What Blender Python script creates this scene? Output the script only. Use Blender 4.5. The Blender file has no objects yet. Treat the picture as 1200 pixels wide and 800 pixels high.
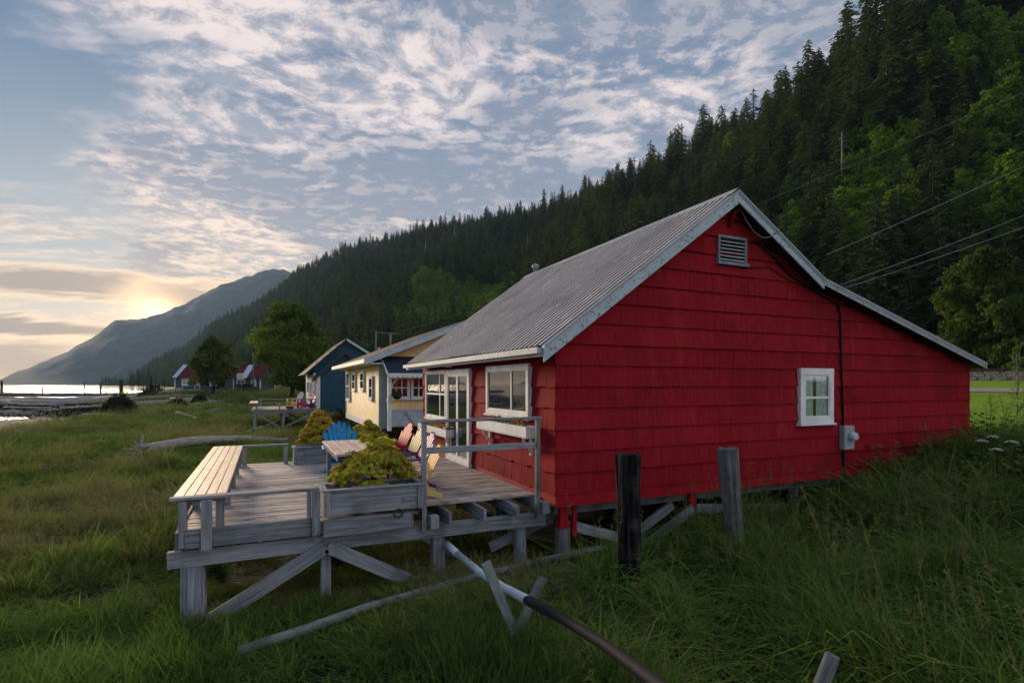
import bpy, bmesh, math, random
import numpy as np
from mathutils import Vector, Matrix, noise as mnoise

R = math.radians
random.seed(7)
sc = bpy.context.scene
col = sc.collection

# ------------------------------------------------------------------ camera
cam_d = bpy.data.cameras.new('camera')
cam = bpy.data.objects.new('camera', cam_d)
col.objects.link(cam)
cam.location = (0, 0, 1.79)
cam.rotation_euler = (R(90), 0, R(-24.4))
cam_d.sensor_width = 36
cam_d.lens = 19.2
cam_d.shift_y = 50 / 1200
cam_d.clip_start = 0.05
cam_d.clip_end = 40000
sc.camera = cam

# ------------------------------------------------------------------ light
SUN_EL, SUN_AZ = R(10.0), R(-13)          # azimuth measured from +y towards +x
sun_dir = Vector((math.sin(SUN_AZ) * math.cos(SUN_EL), math.cos(SUN_AZ) * math.cos(SUN_EL), math.sin(SUN_EL)))
sd = bpy.data.lights.new('sun', 'SUN')
sd.energy = 3.6
sd.angle = R(12)
sd.color = (1.0, .76, .52)
so = bpy.data.objects.new('sun', sd)
col.objects.link(so)
so.rotation_euler = sun_dir.to_track_quat('Z', 'Y').to_euler()

w = bpy.data.worlds.new('World')
sc.world = w
w.use_nodes = True
nt = w.node_tree
nt.nodes.clear()


class NB:
    """small helper for node math"""
    def __init__(s, nt): s.nt = nt
    def n(s, t, **k):
        x = s.nt.nodes.new(t)
        for a, b in k.items(): setattr(x, a, b)
        return x
    def put(s, sock, v):
        if v is None: return
        if isinstance(v, bpy.types.NodeSocket): s.nt.links.new(v, sock)
        else: sock.default_value = v
    def m(s, op, a, b=None, c=None, clamp=False):
        x = s.n('ShaderNodeMath', operation=op, use_clamp=clamp)
        s.put(x.inputs[0], a); s.put(x.inputs[1], b); s.put(x.inputs[2], c)
        return x.outputs[0]
    def v(s, op, a, b=None):
        x = s.n('ShaderNodeVectorMath', operation=op)
        s.put(x.inputs[0], a); s.put(x.inputs[1], b)
        return x.outputs['Value'] if op in ('DOT_PRODUCT', 'LENGTH') else x.outputs[0]
    def comb(s, a, b, c):
        x = s.n('ShaderNodeCombineXYZ')
        s.put(x.inputs[0], a); s.put(x.inputs[1], b); s.put(x.inputs[2], c)
        return x.outputs[0]
    def sep(s, a):
        x = s.n('ShaderNodeSeparateXYZ'); s.put(x.inputs[0], a); return x.outputs
    def noise(s, vec, scale, detail=4, rough=.5, dist=0, dim='3D'):
        x = s.n('ShaderNodeTexNoise', noise_dimensions=dim)
        s.put(x.inputs['Vector'], vec); s.put(x.inputs['Scale'], scale)
        x.inputs['Detail'].default_value = detail; x.inputs['Roughness'].default_value = rough
        x.inputs['Distortion'].default_value = dist
        return x.outputs[0]
    def ss(s, a, lo, hi, o0=0.0, o1=1.0):
        x = s.n('ShaderNodeMapRange', interpolation_type='SMOOTHSTEP')
        s.put(x.inputs[0], a)
        for i, q in enumerate((lo, hi, o0, o1)): s.put(x.inputs[i + 1], q)
        return x.outputs[0]
    def mix(s, f, a, b, blend='MIX'):
        x = s.n('ShaderNodeMix', data_type='RGBA', blend_type=blend)
        s.put(x.inputs[0], f)
        for i, q in ((6, a), (7, b)):
            if isinstance(q, tuple) and len(q) == 3: q = q + (1,)
            s.put(x.inputs[i], q)
        return x.outputs[2]


b = NB(nt)
sky = b.n('ShaderNodeTexSky', sky_type='NISHITA', sun_disc=False)
sky.sun_elevation = SUN_EL
sky.sun_rotation = SUN_AZ
sky.air_density = 1.0
sky.dust_density = 0.9
sky.ozone_density = 1.5
tc = b.n('ShaderNodeTexCoord')
d = b.v('NORMALIZE', tc.outputs['Generated'])
fw, rt = (math.sin(R(24.4)), math.cos(R(24.4)), 0), (math.cos(R(24.4)), -math.sin(R(24.4)), 0)
sx, sy, sz = b.sep(d)
zz = b.m('MAXIMUM', sz, 0.0)
zp = b.m('ADD', zz, 0.045)
lat = b.m('DIVIDE', b.v('DOT_PRODUCT', d, rt), zp)       # position on the cloud deck, in cloud heights
dep = b.m('DIVIDE', b.v('DOT_PRODUCT', d, fw), zp)
P0 = b.comb(lat, dep, 0.0)
wn = b.n('ShaderNodeTexNoise'); b.put(wn.inputs['Vector'], P0); wn.inputs['Scale'].default_value = 1.3; wn.inputs['Detail'].default_value = 4
warp = b.v('MULTIPLY', b.v('SUBTRACT', wn.outputs['Color'], (.5, .5, .5)), (.34, .34, 0))
P1 = b.v('ADD', P0, warp)
rot = b.n('ShaderNodeMapping'); b.put(rot.inputs[0], P1)
rot.inputs['Rotation'].default_value = (0, 0, R(-24)); rot.inputs['Scale'].default_value = (.55, 1.2, 1)
n_fine = b.noise(P1, 11.0, 5, .62)                                # small cells of the deck
n_str = b.noise(rot.outputs[0], 3.2, 6, .66)                     # drawn-out streaks
n_mid = b.noise(rot.outputs[0], 1.05, 5, .58)
n_big = b.noise(b.v('ADD', P1, (3.1, 1.7, 0)), .55, 3, .5)
edge = b.m('ADD', b.m('ADD', lat, b.m('MULTIPLY', dep, .72)), .05)
edge = b.m('ADD', edge, b.m('MULTIPLY', b.m('SUBTRACT', n_mid, .5), 2.2))
cov = b.ss(edge, -.15, .22)
elev = b.m('ARCTAN2', sz, b.m('SQRT', b.m('ADD', b.m('MULTIPLY', sx, sx), b.m('MULTIPLY', sy, sy))))
az = b.m('ARCTAN2', b.v('DOT_PRODUCT', d, rt), b.v('DOT_PRODUCT', d, fw))
# broken low streaks over the inlet
low = b.ss(elev, .30, .20)
P2 = b.comb(b.m('MULTIPLY', az, 2.6), b.m('ADD', b.m('MULTIPLY', elev, 17.0), b.m('MULTIPLY', az, -2.0)), .3)
n_low = b.noise(P2, 1.35, 7, .64, .5)
lowc = b.m('MULTIPLY', low, b.ss(n_low, .44, .60))
dens = b.m('ADD', b.m('ADD', b.m('MULTIPLY', n_fine, .46), b.m('MULTIPLY', n_str, .38)), b.m('MULTIPLY', n_mid, .18))
alpha = b.m('MULTIPLY', cov, b.ss(dens, .28, .56))
alpha = b.m('MAXIMUM', alpha, b.m('MULTIPLY', lowc, .8))
alpha = b.m('MAXIMUM', alpha, b.m('MULTIPLY', cov, b.ss(n_mid, .30, .62, .30, .72)))
thick = b.m('ADD', b.m('MULTIPLY', n_big, .8), b.m('MULTIPLY', b.noise(b.v('ADD', P1, (9., 2., 0)), 2.6, 6, .66), .5))
bank = b.m('ADD', b.m('POWER', b.m('DIVIDE', b.m('SUBTRACT', az, -.03), .24), 2.0), b.m('POWER', b.m('DIVIDE', b.m('SUBTRACT', elev, .345), .055), 2.0))
thick = b.m('ADD', b.m('ADD', thick, .005), b.m('MULTIPLY', b.ss(bank, 1.8, 0.0), .13))
shade = b.m('MULTIPLY', b.ss(thick, .58, .74), cov)
shade = b.m('ADD', b.m('MULTIPLY', shade, .75), b.m('MULTIPLY', b.ss(b.m('ADD', b.m('MULTIPLY', n_fine, .6), b.m('MULTIPLY', n_str, .4)), .58, .42), .62), clamp=True)
sundot = b.m('MAXIMUM', b.v('DOT_PRODUCT', d, tuple(sun_dir)), 0.0)
warm_low = b.m('MULTIPLY', b.ss(elev, .42, .03), b.m('POWER', sundot, 1.5))
lit = b.mix(warm_low, (6.3, 5.4, 5.15), (9.4, 6.9, 4.4))
dark = b.mix(warm_low, (1.75, 2.0, 2.6), (3.1, 2.75, 2.5))
ccol = b.mix(shade, lit, dark)
away = b.ss(b.v('DOT_PRODUCT', d, tuple(sun_dir)), .25, -.6, 1.0, 2.6)       # clouds opposite the sun, front-lit; brightness added to lift ground and trees
ccol = b.mix(1.0, ccol, b.comb(away, away, away), 'MULTIPLY')
# clear air: the physical sky, cooled by the ozone blue that twilight brings overhead
clear = b.mix(b.ss(elev, .0, .62), (2.2, 2.75, 3.2), (.32, 1.0, 2.0))
clear = b.mix(b.ss(elev, .20, .03, 0, .55), clear, (5.4, 4.5, 3.4))
skyc = b.mix(.93, sky.outputs[0], clear)
c1 = b.mix(b.m('MULTIPLY', alpha, .92), skyc, ccol)
# long grey-brown bars of low cloud by the sun
def bar(a0, wa, e0, we, k):
    ea = b.m('ADD', b.m('DIVIDE', b.m('SUBTRACT', elev, e0), we), b.m('MULTIPLY', b.m('SUBTRACT', n_low, .5), 4.2))
    aa = b.m('DIVIDE', b.m('SUBTRACT', az, a0), wa)
    q = b.m('ADD', b.m('MULTIPLY', ea, ea), b.m('MULTIPLY', aa, aa))
    return b.m('MULTIPLY', b.ss(q, 1.3, .25), k), b.ss(q, 2.4, 1.0)
for a0, wa, e0, we, k in ((-.66, .17, .141, .018, .95), (-.50, .10, .135, .021, .85), (-.72, .14, .078, .013, .92), (-.9, .38, .028, .030, .75)):
    core, rim = bar(a0, wa, e0, we, k)
    c1 = b.mix(b.m('MULTIPLY', rim, .6), c1, (10.0, 7.0, 4.0))
    c1 = b.mix(core, c1, (3.1, 2.35, 1.8))
SD2 = Vector((math.sin(R(-8.6)), math.cos(R(-8.6)), math.tan(R(5.7)))).normalized()
s2 = b.m('MAXIMUM', b.v('DOT_PRODUCT', d, tuple(SD2)), 0.0)
glow = b.m('ADD', b.m('ADD', b.m('MULTIPLY', b.m('POWER', s2, 2400.0), 15.0), b.m('MULTIPLY', b.m('POWER', s2, 450.0), 2.6)), b.m('MULTIPLY', b.m('POWER', s2, 22.0), .5))
gv = b.mix(1.0, (1.0, .60, .24), b.comb(glow, glow, glow), 'MULTIPLY')
c2 = b.mix(1.0, c1, gv, 'ADD')
bg = b.n('ShaderNodeBackground'); b.put(bg.inputs[0], c2); bg.inputs[1].default_value = .075
out = b.n('ShaderNodeOutputWorld'); nt.links.new(bg.outputs[0], out.inputs[0])

sc.view_settings.view_transform = 'Standard'
sc.view_settings.look = 'None'
sc.view_settings.gamma = 1
sc.view_settings.exposure = 1.12
sc.cycles.max_bounces = 6
sc.cycles.diffuse_bounces = 3
sc.cycles.glossy_bounces = 3
sc.cycles.transmission_bounces = 4
sc.cycles.volume_bounces = 0
sc.cycles.transparent_max_bounces = 6
sc.cycles.caustics_reflective = False
sc.cycles.caustics_refractive = False
sc.cycles.use_denoising = True


# ================================================================== helpers
def tag(o, label=None, cat=None, group=None, kind=None):
    if label: o['label'] = label
    if cat: o['category'] = cat
    if group: o['group'] = group
    if kind: o['kind'] = kind
    return o


def empty(name, label, cat, loc=(0, 0, 0), rz=0, group=None):
    o = bpy.data.objects.new(name, None)
    o.empty_display_size = .2
    col.objects.link(o)
    o.location = loc
    o.rotation_euler = (0, 0, rz)
    return tag(o, label, cat, group)


def copy_tree(o, kids, parent=None):
    c = o.copy(); col.objects.link(c)
    if parent: c.parent = parent
    for ch in kids.get(o.name, []): copy_tree(ch, kids, c)
    return c


def kids_of():
    k = {}
    for o in bpy.data.objects:
        if o.parent: k.setdefault(o.parent.name, []).append(o)
    return k


class MB:
    """collects primitives into one mesh; UV u runs along each piece, v across it"""
    def __init__(s):
        s.v = []; s.f = []; s.uv = []; s.r = []; s.mi = []; s.sm = []
    def face(s, idx, uvs, r, mi=0, sm=False):
        s.f.append(idx); s.uv += uvs; s.r.append(r); s.mi.append(mi); s.sm.append(sm)
    def poly(s, pts, r=None, mi=0, uv=None, sm=False):
        r = random.random() if r is None else r
        k = len(s.v); s.v += [tuple(p) for p in pts]
        s.face(list(range(k, k + len(pts))), uv or [(p[0] + r * 9, p[2] + p[1]) for p in pts], r, mi, sm)
    def frame(s, o, X, Y, Z, lx, ly, lz, r=None, mi=0, jit=0):
        """box: origin corner-centre o, unit axes, lengths; grain along X"""
        r = random.random() if r is None else r
        o = Vector(o); k = len(s.v); P = []
        for a in (-.5, .5):
            for b_ in (-.5, .5):
                for c in (-.5, .5):
                    p = o + X * (a * lx) + Y * (b_ * ly) + Z * (c * lz)
                    if jit: p = p + Vector((random.uniform(-jit, jit) for _ in range(3)))
                    P.append(p)
        s.v += [tuple(p) for p in P]
        off = r * 37.0
        def U(a, q): return (a + off, q + off * 3)
        F = (((0, 1, 3, 2), 'e'), ((4, 6, 7, 5), 'e'), ((0, 4, 5, 1), 'z'), ((2, 3, 7, 6), 'z'), ((0, 2, 6, 4), 'y'), ((1, 5, 7, 3), 'y'))
        co = [((a), (b_), (c)) for a in (-.5, .5) for b_ in (-.5, .5) for c in (-.5, .5)]
        for idx, t in F:
            uv = []
            for i in idx:
                a, b_, c = co[i]
                if t == 'e': uv.append(U(b_ * ly * .1, c * lz + ly))
                elif t == 'z': uv.append(U(a * lx, c * lz))
                else: uv.append(U(a * lx, b_ * ly + 1))
            s.face([k + i for i in idx], uv, r, mi)
    def box(s, x0, x1, y0, y1, z0, z1, r=None, mi=0, axis=None, jit=0):
        L = (abs(x1 - x0), abs(y1 - y0), abs(z1 - z0))
        o = ((x0 + x1) / 2, (y0 + y1) / 2, (z0 + z1) / 2)
        ax = axis if axis is not None else L.index(max(L))
        E = [Vector((1, 0, 0)), Vector((0, 1, 0)), Vector((0, 0, 1))]
        a, b_, c = ax, (ax + 1) % 3, (ax + 2) % 3
        s.frame(o, E[a], E[b_], E[c], L[a], L[b_], L[c], r, mi, jit)
    def beam(s, p0, p1, wd, ht, up=(0, 0, 1), r=None, mi=0, jit=0):
        p0 = Vector(p0); p1 = Vector(p1); X = (p1 - p0); L = X.length; X.normalize()
        Y = Vector(up).cross(X)
        if Y.length < 1e-4: Y = Vector((0, 1, 0)).cross(X)
        Y.normalize(); Z = X.cross(Y)
        s.frame((p0 + p1) / 2, X, Y, Z, L, wd, ht, r, mi, jit)
    def tube(s, pts, rad, n=8, r=None, mi=0, cap=True, rough=0):
        r = random.random() if r is None else r
        pts = [Vector(p) for p in pts]
        if not hasattr(rad, '__len__'): rad = [rad] * len(pts)
        k = len(s.v); L = 0; Ls = []; ref = None
        for i, p in enumerate(pts):
            t = (pts[min(i + 1, len(pts) - 1)] - pts[max(i - 1, 0)]).normalized()
            if ref is None: ref = Vector((0, 0, 1)) if abs(t.z) < .9 else Vector((1, 0, 0))
            a = (ref - t * ref.dot(t)).normalized(); ref = a
            c = t.cross(a)
            if i: L += (p - pts[i - 1]).length
            Ls.append(L)
            for j in range(n):
                th = 2 * math.pi * j / n
                rr = rad[i] * (1 + (rough * (mnoise.noise((j * 1.7 + r * 50, i * .35, r * 9))) if rough else 0))
                jz = (random.uniform(-.012, .02) if (rough > .3 and i >= len(pts) - 2) else 0)
                s.v.append(tuple(p + a * (math.cos(th) * rr) + c * (math.sin(th) * rr) + t * jz))
        off = r * 37
        for i in range(len(pts) - 1):
            for j in range(n):
                j2 = (j + 1) % n
                q = [k + i * n + j, k + i * n + j2, k + (i + 1) * n + j2, k + (i + 1) * n + j]
                w0, w1 = j / n * 2 * math.pi * rad[i], (j + 1) / n * 2 * math.pi * rad[i]
                s.face(q, [(Ls[i] + off, w0), (Ls[i] + off, w1), (Ls[i + 1] + off, w1), (Ls[i + 1] + off, w0)], r, mi, n > 5 and rough < .3)
        if cap:
            s.face([k + j for j in range(n)][::-1], [(off, j * .03) for j in range(n)], r, mi)
            s.face([k + (len(pts) - 1) * n + j for j in range(n)], [(off, j * .03) for j in range(n)], r, mi)
    def prism(s, poly, d, r=None, mi=0):
        """closed polygon (3D points) pushed along d"""
        r = random.random() if r is None else r
        d = Vector(d); n = len(poly); k = len(s.v); A = [Vector(p) for p in poly]
        s.v += [tuple(p) for p in A] + [tuple(p + d) for p in A]
        u = lambda p: (p[0] + p[1] + r * 9, p[2] + r * 5)
        s.face(list(range(k, k + n)), [u(p) for p in A], r, mi)
        s.face([k + n + i for i in range(n)][::-1], [u(A[i]) for i in range(n)][::-1], r, mi)
        for i in range(n):
            j = (i + 1) % n
            s.face([k + i, k + j, k + n + j, k + n + i], [u(A[i]), u(A[j]), u(A[j] + d), u(A[i] + d)], r, mi)
    def build(s, name, mats, parent=None, bevel=0):
        me = bpy.data.meshes.new(name)
        me.from_pydata(s.v, [], s.f)
        if not isinstance(mats, (list, tuple)): mats = [mats]
        for m_ in mats: me.materials.append(m_)
        ul = me.uv_layers.new(name='UVMap')
        ul.data.foreach_set('uv', np.array(s.uv, dtype=np.float32).ravel())
        at = me.attributes.new('rnd', 'FLOAT', 'FACE')
        at.data.foreach_set('value', np.array(s.r, dtype=np.float32))
        me.polygons.foreach_set('material_index', s.mi)
        me.polygons.foreach_set('use_smooth', s.sm)
        me.update()
        bm = bmesh.new(); bm.from_mesh(me)
        bmesh.ops.recalc_face_normals(bm, faces=bm.faces)
        bm.to_mesh(me); bm.free()
        o = bpy.data.objects.new(name, me)
        col.objects.link(o)
        if parent: o.parent = parent
        if bevel:
            mo = o.modifiers.new('bevel', 'BEVEL'); mo.width = bevel; mo.segments = 1; mo.limit_method = 'ANGLE'
        return o


def lathe(mb, c, prof, n=20, mi=0, r=.5):
    mb.tube([(c[0], c[1], c[2] + z) for _, z in prof], [max(q, .001) for q, _ in prof], n, r, mi, cap=False)


# ================================================================== materials
def mat(name):
    m_ = bpy.data.materials.new(name); m_.use_nodes = True
    m_.node_tree.nodes.clear()
    bb = NB(m_.node_tree)
    o = bb.n('ShaderNodeOutputMaterial')
    p = bb.n('ShaderNodeBsdfPrincipled')
    m_.node_tree.links.new(p.outputs[0], o.inputs[0])
    p.inputs['Specular IOR Level'].default_value = .09
    return m_, bb, p, o


def attr(bb, name='rnd'):
    return bb.n('ShaderNodeAttribute', attribute_name=name).outputs['Fac']


def bump(bb, p, h, strength=.4, dist=.01):
    x = bb.n('ShaderNodeBump'); x.inputs['Strength'].default_value = strength; x.inputs['Distance'].default_value = dist
    bb.put(x.inputs['Height'], h); bb.nt.links.new(x.outputs[0], p.inputs['Normal'])


def wood(name, dark, light, stain=None, stain_amt=.3, rough=.85, grain=26, moss=0):
    m_, bb, p, _ = mat(name)
    uv = bb.n('ShaderNodeTexCoord').outputs['UV']
    mp = bb.n('ShaderNodeMapping'); bb.put(mp.inputs[0], uv); mp.inputs['Scale'].default_value = (1.6, grain, 1)
    g = bb.noise(mp.outputs[0], 1.0, 6, .65, .25)
    mp2 = bb.n('ShaderNodeMapping'); bb.put(mp2.inputs[0], uv); mp2.inputs['Scale'].default_value = (.8, 70, 1)
    crack = bb.ss(bb.noise(mp2.outputs[0], 1.0, 3, .6), .63, .70)
    r = attr(bb)
    t = bb.m('ADD', bb.m('MULTIPLY', bb.ss(g, .3, .72), .62), bb.m('MULTIPLY', r, .38))
    c = bb.mix(t, dark, light)
    big = bb.noise(uv, 2.2, 4, .6)
    if stain: c = bb.mix(bb.m('MULTIPLY', bb.ss(big, .5, .7), stain_amt), c, stain)
    kn = bb.ss(bb.noise(bb.comb(*[bb.m('MULTIPLY', q_, f_) for q_, f_ in zip(bb.sep(uv)[:2], (3.2, 11.0))], 0.0), 1.0, 2, .5), .74, .80)
    c = bb.mix(bb.m('MULTIPLY', kn, .7), c, tuple(q * .35 for q in dark))
    if moss:
        oc = bb.n('ShaderNodeTexCoord').outputs['Object']
        c = bb.mix(bb.m('MULTIPLY', bb.ss(bb.noise(oc, 3.5, 5, .6), .52, .66), moss), c, (.035, .045, .02))
    c = bb.mix(bb.m('MULTIPLY', crack, .75), c, tuple(q * .22 for q in dark))
    bb.put(p.inputs['Base Color'], c)
    p.inputs['Roughness'].default_value = rough
    bump(bb, p, bb.m('SUBTRACT', g, bb.m('MULTIPLY', crack, .9)), .55, .008)
    return m_


def paint(name, colr, wear=None, wear_lo=.6, wear_hi=.7, rough=.6, vary=.12, scale=3.0, bumpy=.15):
    m_, bb, p, _ = mat(name)
    oc = bb.n('ShaderNodeTexCoord').outputs['Object']
    n1 = bb.noise(oc, scale, 5, .6)
    c = bb.mix(bb.ss(n1, .3, .7), tuple(q * (1 - vary) for q in colr), tuple(min(1, q * (1 + vary)) for q in colr))
    n2 = bb.noise(oc, 14, 6, .7)
    if wear: c = bb.mix(bb.ss(n2, wear_lo, wear_hi), c, wear)
    bb.put(p.inputs['Base Color'], c); p.inputs['Roughness'].default_value = rough
    bump(bb, p, n2, bumpy, .004)
    return m_


M = {}
M['grey_wood'] = wood('weathered grey wood', (.085, .095, .108), (.36, .385, .42), (.09, .075, .05), .55)
M['deck_wood'] = wood('weathered deck boards', (.11, .09, .085), (.70, .62, .585), (.10, .065, .045), .9, .7)
M['bench_wood'] = wood('bleached bench boards', (.36, .25, .17), (.68, .52, .38), (.28, .17, .10), .5, .6)
M['dark_wood'] = wood('charred piling wood', (.006, .006, .007), (.035, .033, .034), (.22, .18, .16), .28, .8, 18)
M['post_wood'] = wood('old post wood', (.06, .06, .065), (.21, .21, .22), (.05, .045, .03), .5, .9, 18, .4)
M['drift'] = wood('driftwood', (.17, .16, .155), (.42, .40, .38), (.12, .11, .10), .4, .85, 12)
M['pole_pale'] = wood('pale pole', (.11, .13, .125), (.30, .34, .33), (.05, .06, .04), .6, .7, 9, .5)
M['bark'] = wood('bark', (.018, .014, .011), (.075, .062, .05), None, 0, .95, 7)
M['bark_pale'] = wood('pale bark', (.10, .095, .085), (.26, .25, .23), None, 0, .95, 7)
M['table_wood'] = wood('patterned table boards', (.34, .26, .22), (.72, .60, .52), (.42, .16, .14), .6, .7)
M['white'] = paint('white paint', (.74, .75, .74), (.34, .32, .29), .66, .74)
M['bluewhite'] = paint('blue white peeling paint', (.42, .50, .55), (.22, .21, .20), .54, .62, .6, .10, 2.0, .3)
M['red_trim'] = paint('red paint', (.30, .010, .017), (.16, .02, .02), .66, .75)
M['yellow'] = paint('cream yellow paint', (.80, .60, .29), (.50, .40, .25), .66, .8)
M['paleblue'] = paint('pale blue paint', (.40, .49, .54), (.3, .3, .3), .68, .78)
M['teal'] = paint('deep blue paint', (.028, .085, .135), (.05, .09, .12), .66, .8)
M['darkblue'] = paint('dark blue shingle', (.022, .036, .062), (.045, .06, .08), .5, .7, .8, .3, 8)
M['slate'] = paint('grey asphalt shingle', (.045, .048, .055), (.085, .085, .09), .5, .7, .85, .3, 6)
M['soffit'] = paint('dark soffit', (.045, .03, .03))
M['metal_grey'] = paint('grey metal', (.32, .34, .36), (.2, .17, .15), .64, .72, .45)
M['black_pipe'] = paint('black pipe', (.03, .026, .03), (.07, .06, .06), .6, .7, .68)
M['white_pipe'] = paint('white pipe', (.50, .55, .62), (.26, .24, .22), .62, .70, .45)
M['cable'] = paint('black cable', (.012, .012, .014), rough=.5)
M['wire'] = paint('pale wire', (.16, .17, .18), rough=.5)
M['curtain'] = paint('curtain', (.78, .80, .82), rough=.9, vary=.25, scale=9)
M['terracotta'] = paint('terracotta', (.42, .17, .08), rough=.8)
M['blue_glaze'] = paint('blue glaze', (.016, .03, .19), rough=.3, vary=.3); M['blue_glaze'].node_tree.nodes['Principled BSDF'].inputs['Specular IOR Level'].default_value = .5
M['soil'] = paint('soil', (.045, .032, .022), (.12, .08, .05), .5, .65, .95, .4, 20, .8)
M['dark_inside'] = paint('dark interior', (.012, .013, .015))
M['stone'] = paint('stone', (.16, .155, .15), (.28, .27, .26), .5, .66, .9, .4, 4, .6)
M['red_roof'] = paint('rust red roof', (.085, .016, .014), (.11, .05, .04), .5, .7, .7, .3, .8)
M['blue_siding'] = paint('blue grey siding', (.075, .095, .125), (.14, .14, .14), .6, .75, .8)
M['tin'] = paint('pale tin roof', (.42, .52, .60), (.3, .3, .3), .6, .7, .45)
for nm, c in dict(chair_blue=(.01, .27, .62), chair_red=(.50, .012, .035), chair_cream=(.62, .50, .20), chair_lavender=(.42, .20, .38),
                  chair_purple=(.10, .03, .16), chair_yellow=(.62, .32, .035), chair_magenta=(.50, .02, .17), chair_teal=(.03, .22, .22), chair_white=(.7, .7, .62)).items():
    M[nm] = paint(nm.replace('_', ' ') + ' paint', c, tuple(q * .5 for q in c), .64, .76, .5)

for k_, v_ in M.items():
    if k_.startswith('chair_'): v_.node_tree.nodes['Principled BSDF'].inputs['Specular IOR Level'].default_value = .03

# red shingles: brush-painted, grain running down each shake
m_, bb, p, _ = mat('red painted shakes'); M['red'] = m_
oc = bb.n('ShaderNodeTexCoord').outputs['Object']
mp = bb.n('ShaderNodeMapping'); bb.put(mp.inputs[0], oc); mp.inputs['Scale'].default_value = (38, 38, 1.2)
g = bb.noise(mp.outputs[0], 1.0, 5, .65)
r_ = attr(bb)
c = bb.mix(bb.m('ADD', bb.m('MULTIPLY', bb.ss(g, .3, .7), .55), bb.m('MULTIPLY', r_, .45)), (.17, .0075, .012), (.34, .019, .028))
c = bb.mix(bb.m('MULTIPLY', bb.ss(bb.noise(oc, 1.1, 5, .62), .5, .72), .35), c, (.16, .012, .018))
spk = bb.ss(bb.noise(oc, 9.0, 6, .75), .70, .76)
mp3 = bb.n('ShaderNodeMapping'); bb.put(mp3.inputs[0], oc); mp3.inputs['Scale'].default_value = (5, 5, .7)
c = bb.mix(bb.m('MULTIPLY', bb.ss(bb.noise(mp3.outputs[0], 1.0, 6, .7), .52, .70), .28), c, (.36, .045, .045))
c = bb.mix(bb.m('MULTIPLY', bb.ss(bb.noise(oc, .7, 4, .6), .50, .66), .38), c, (.13, .010, .013))
c = bb.mix(bb.m('MULTIPLY', spk, .5), c, (.28, .10, .09))
bb.put(p.inputs['Base Color'], c); p.inputs['Roughness'].default_value = .75; p.inputs['Specular IOR Level'].default_value = .02
bump(bb, p, g, .5, .006)

# corrugated roof sheet, weathered paint with lichen and rust runs, rib shade painted in
m_, bb, p, _ = mat('weathered corrugated sheet'); M['roof'] = m_
uv = bb.n('ShaderNodeTexCoord').outputs['UV']
oc = bb.n('ShaderNodeTexCoord').outputs['Object']
mp = bb.n('ShaderNodeMapping'); bb.put(mp.inputs[0], uv); mp.inputs['Scale'].default_value = (.6, 14, 1)
g = bb.noise(mp.outputs[0], 1.0, 5, .65)
n1 = bb.noise(oc, 1.0, 5, .65)
c = bb.mix(bb.ss(g, .3, .7), (.58, .55, .55), (.82, .79, .79))
c = bb.mix(bb.m('MULTIPLY', bb.ss(attr(bb), .6, .4), .86), c, (.05, .042, .042))  # rib sides and valleys darkened: their shade and dirt put into the colour
c = bb.mix(bb.m('MULTIPLY', bb.ss(n1, .48, .68), .5), c, (.17, .155, .155))
mp = bb.n('ShaderNodeMapping'); bb.put(mp.inputs[0], uv); mp.inputs['Scale'].default_value = (2.2, 3, 1)
c = bb.mix(bb.m('MULTIPLY', bb.ss(bb.noise(mp.outputs[0], 1.1, 5, .65), .54, .70), .32), c, (.72, .72, .76))
c = bb.mix(bb.m('MULTIPLY', bb.ss(bb.noise(oc, 6.5, 6, .7), .62, .72), .35), c, (.16, .13, .115))
bb.put(p.inputs['Base Color'], c); p.inputs['Roughness'].default_value = .5; p.inputs['Metallic'].default_value = .25

# window glass that mirrors what stands opposite
m_, bb, p, _ = mat('window glass'); M['glass'] = m_
oc = bb.n('ShaderNodeTexCoord').outputs['Object']
p.inputs['Base Color'].default_value = (.02, .028, .03, 1)
p.inputs['Roughness'].default_value = .03
p.inputs['IOR'].default_value = 2.1; p.inputs['Specular IOR Level'].default_value = .5
bump(bb, p, bb.noise(oc, 1.4, 2, .5), .06, .02)
m_ = bpy.data.materials.new('clear glass'); m_.use_nodes = True; m_.node_tree.nodes.clear(); M['clear'] = m_
bb = NB(m_.node_tree)
mx = bb.n('ShaderNodeMixShader'); mx.inputs[0].default_value = .13
tr = bb.n('ShaderNodeBsdfTransparent'); tr.inputs[0].default_value = (.85, .9, .88, 1)
gl = bb.n('ShaderNodeBsdfGlossy'); gl.inputs['Roughness'].default_value = .03
oo = bb.n('ShaderNodeOutputMaterial')
m_.node_tree.links.new(tr.outputs[0], mx.inputs[1])
m_.node_tree.links.new(gl.outputs[0], mx.inputs[2]); m_.node_tree.links.new(mx.outputs[0], oo.inputs[0])


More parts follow.
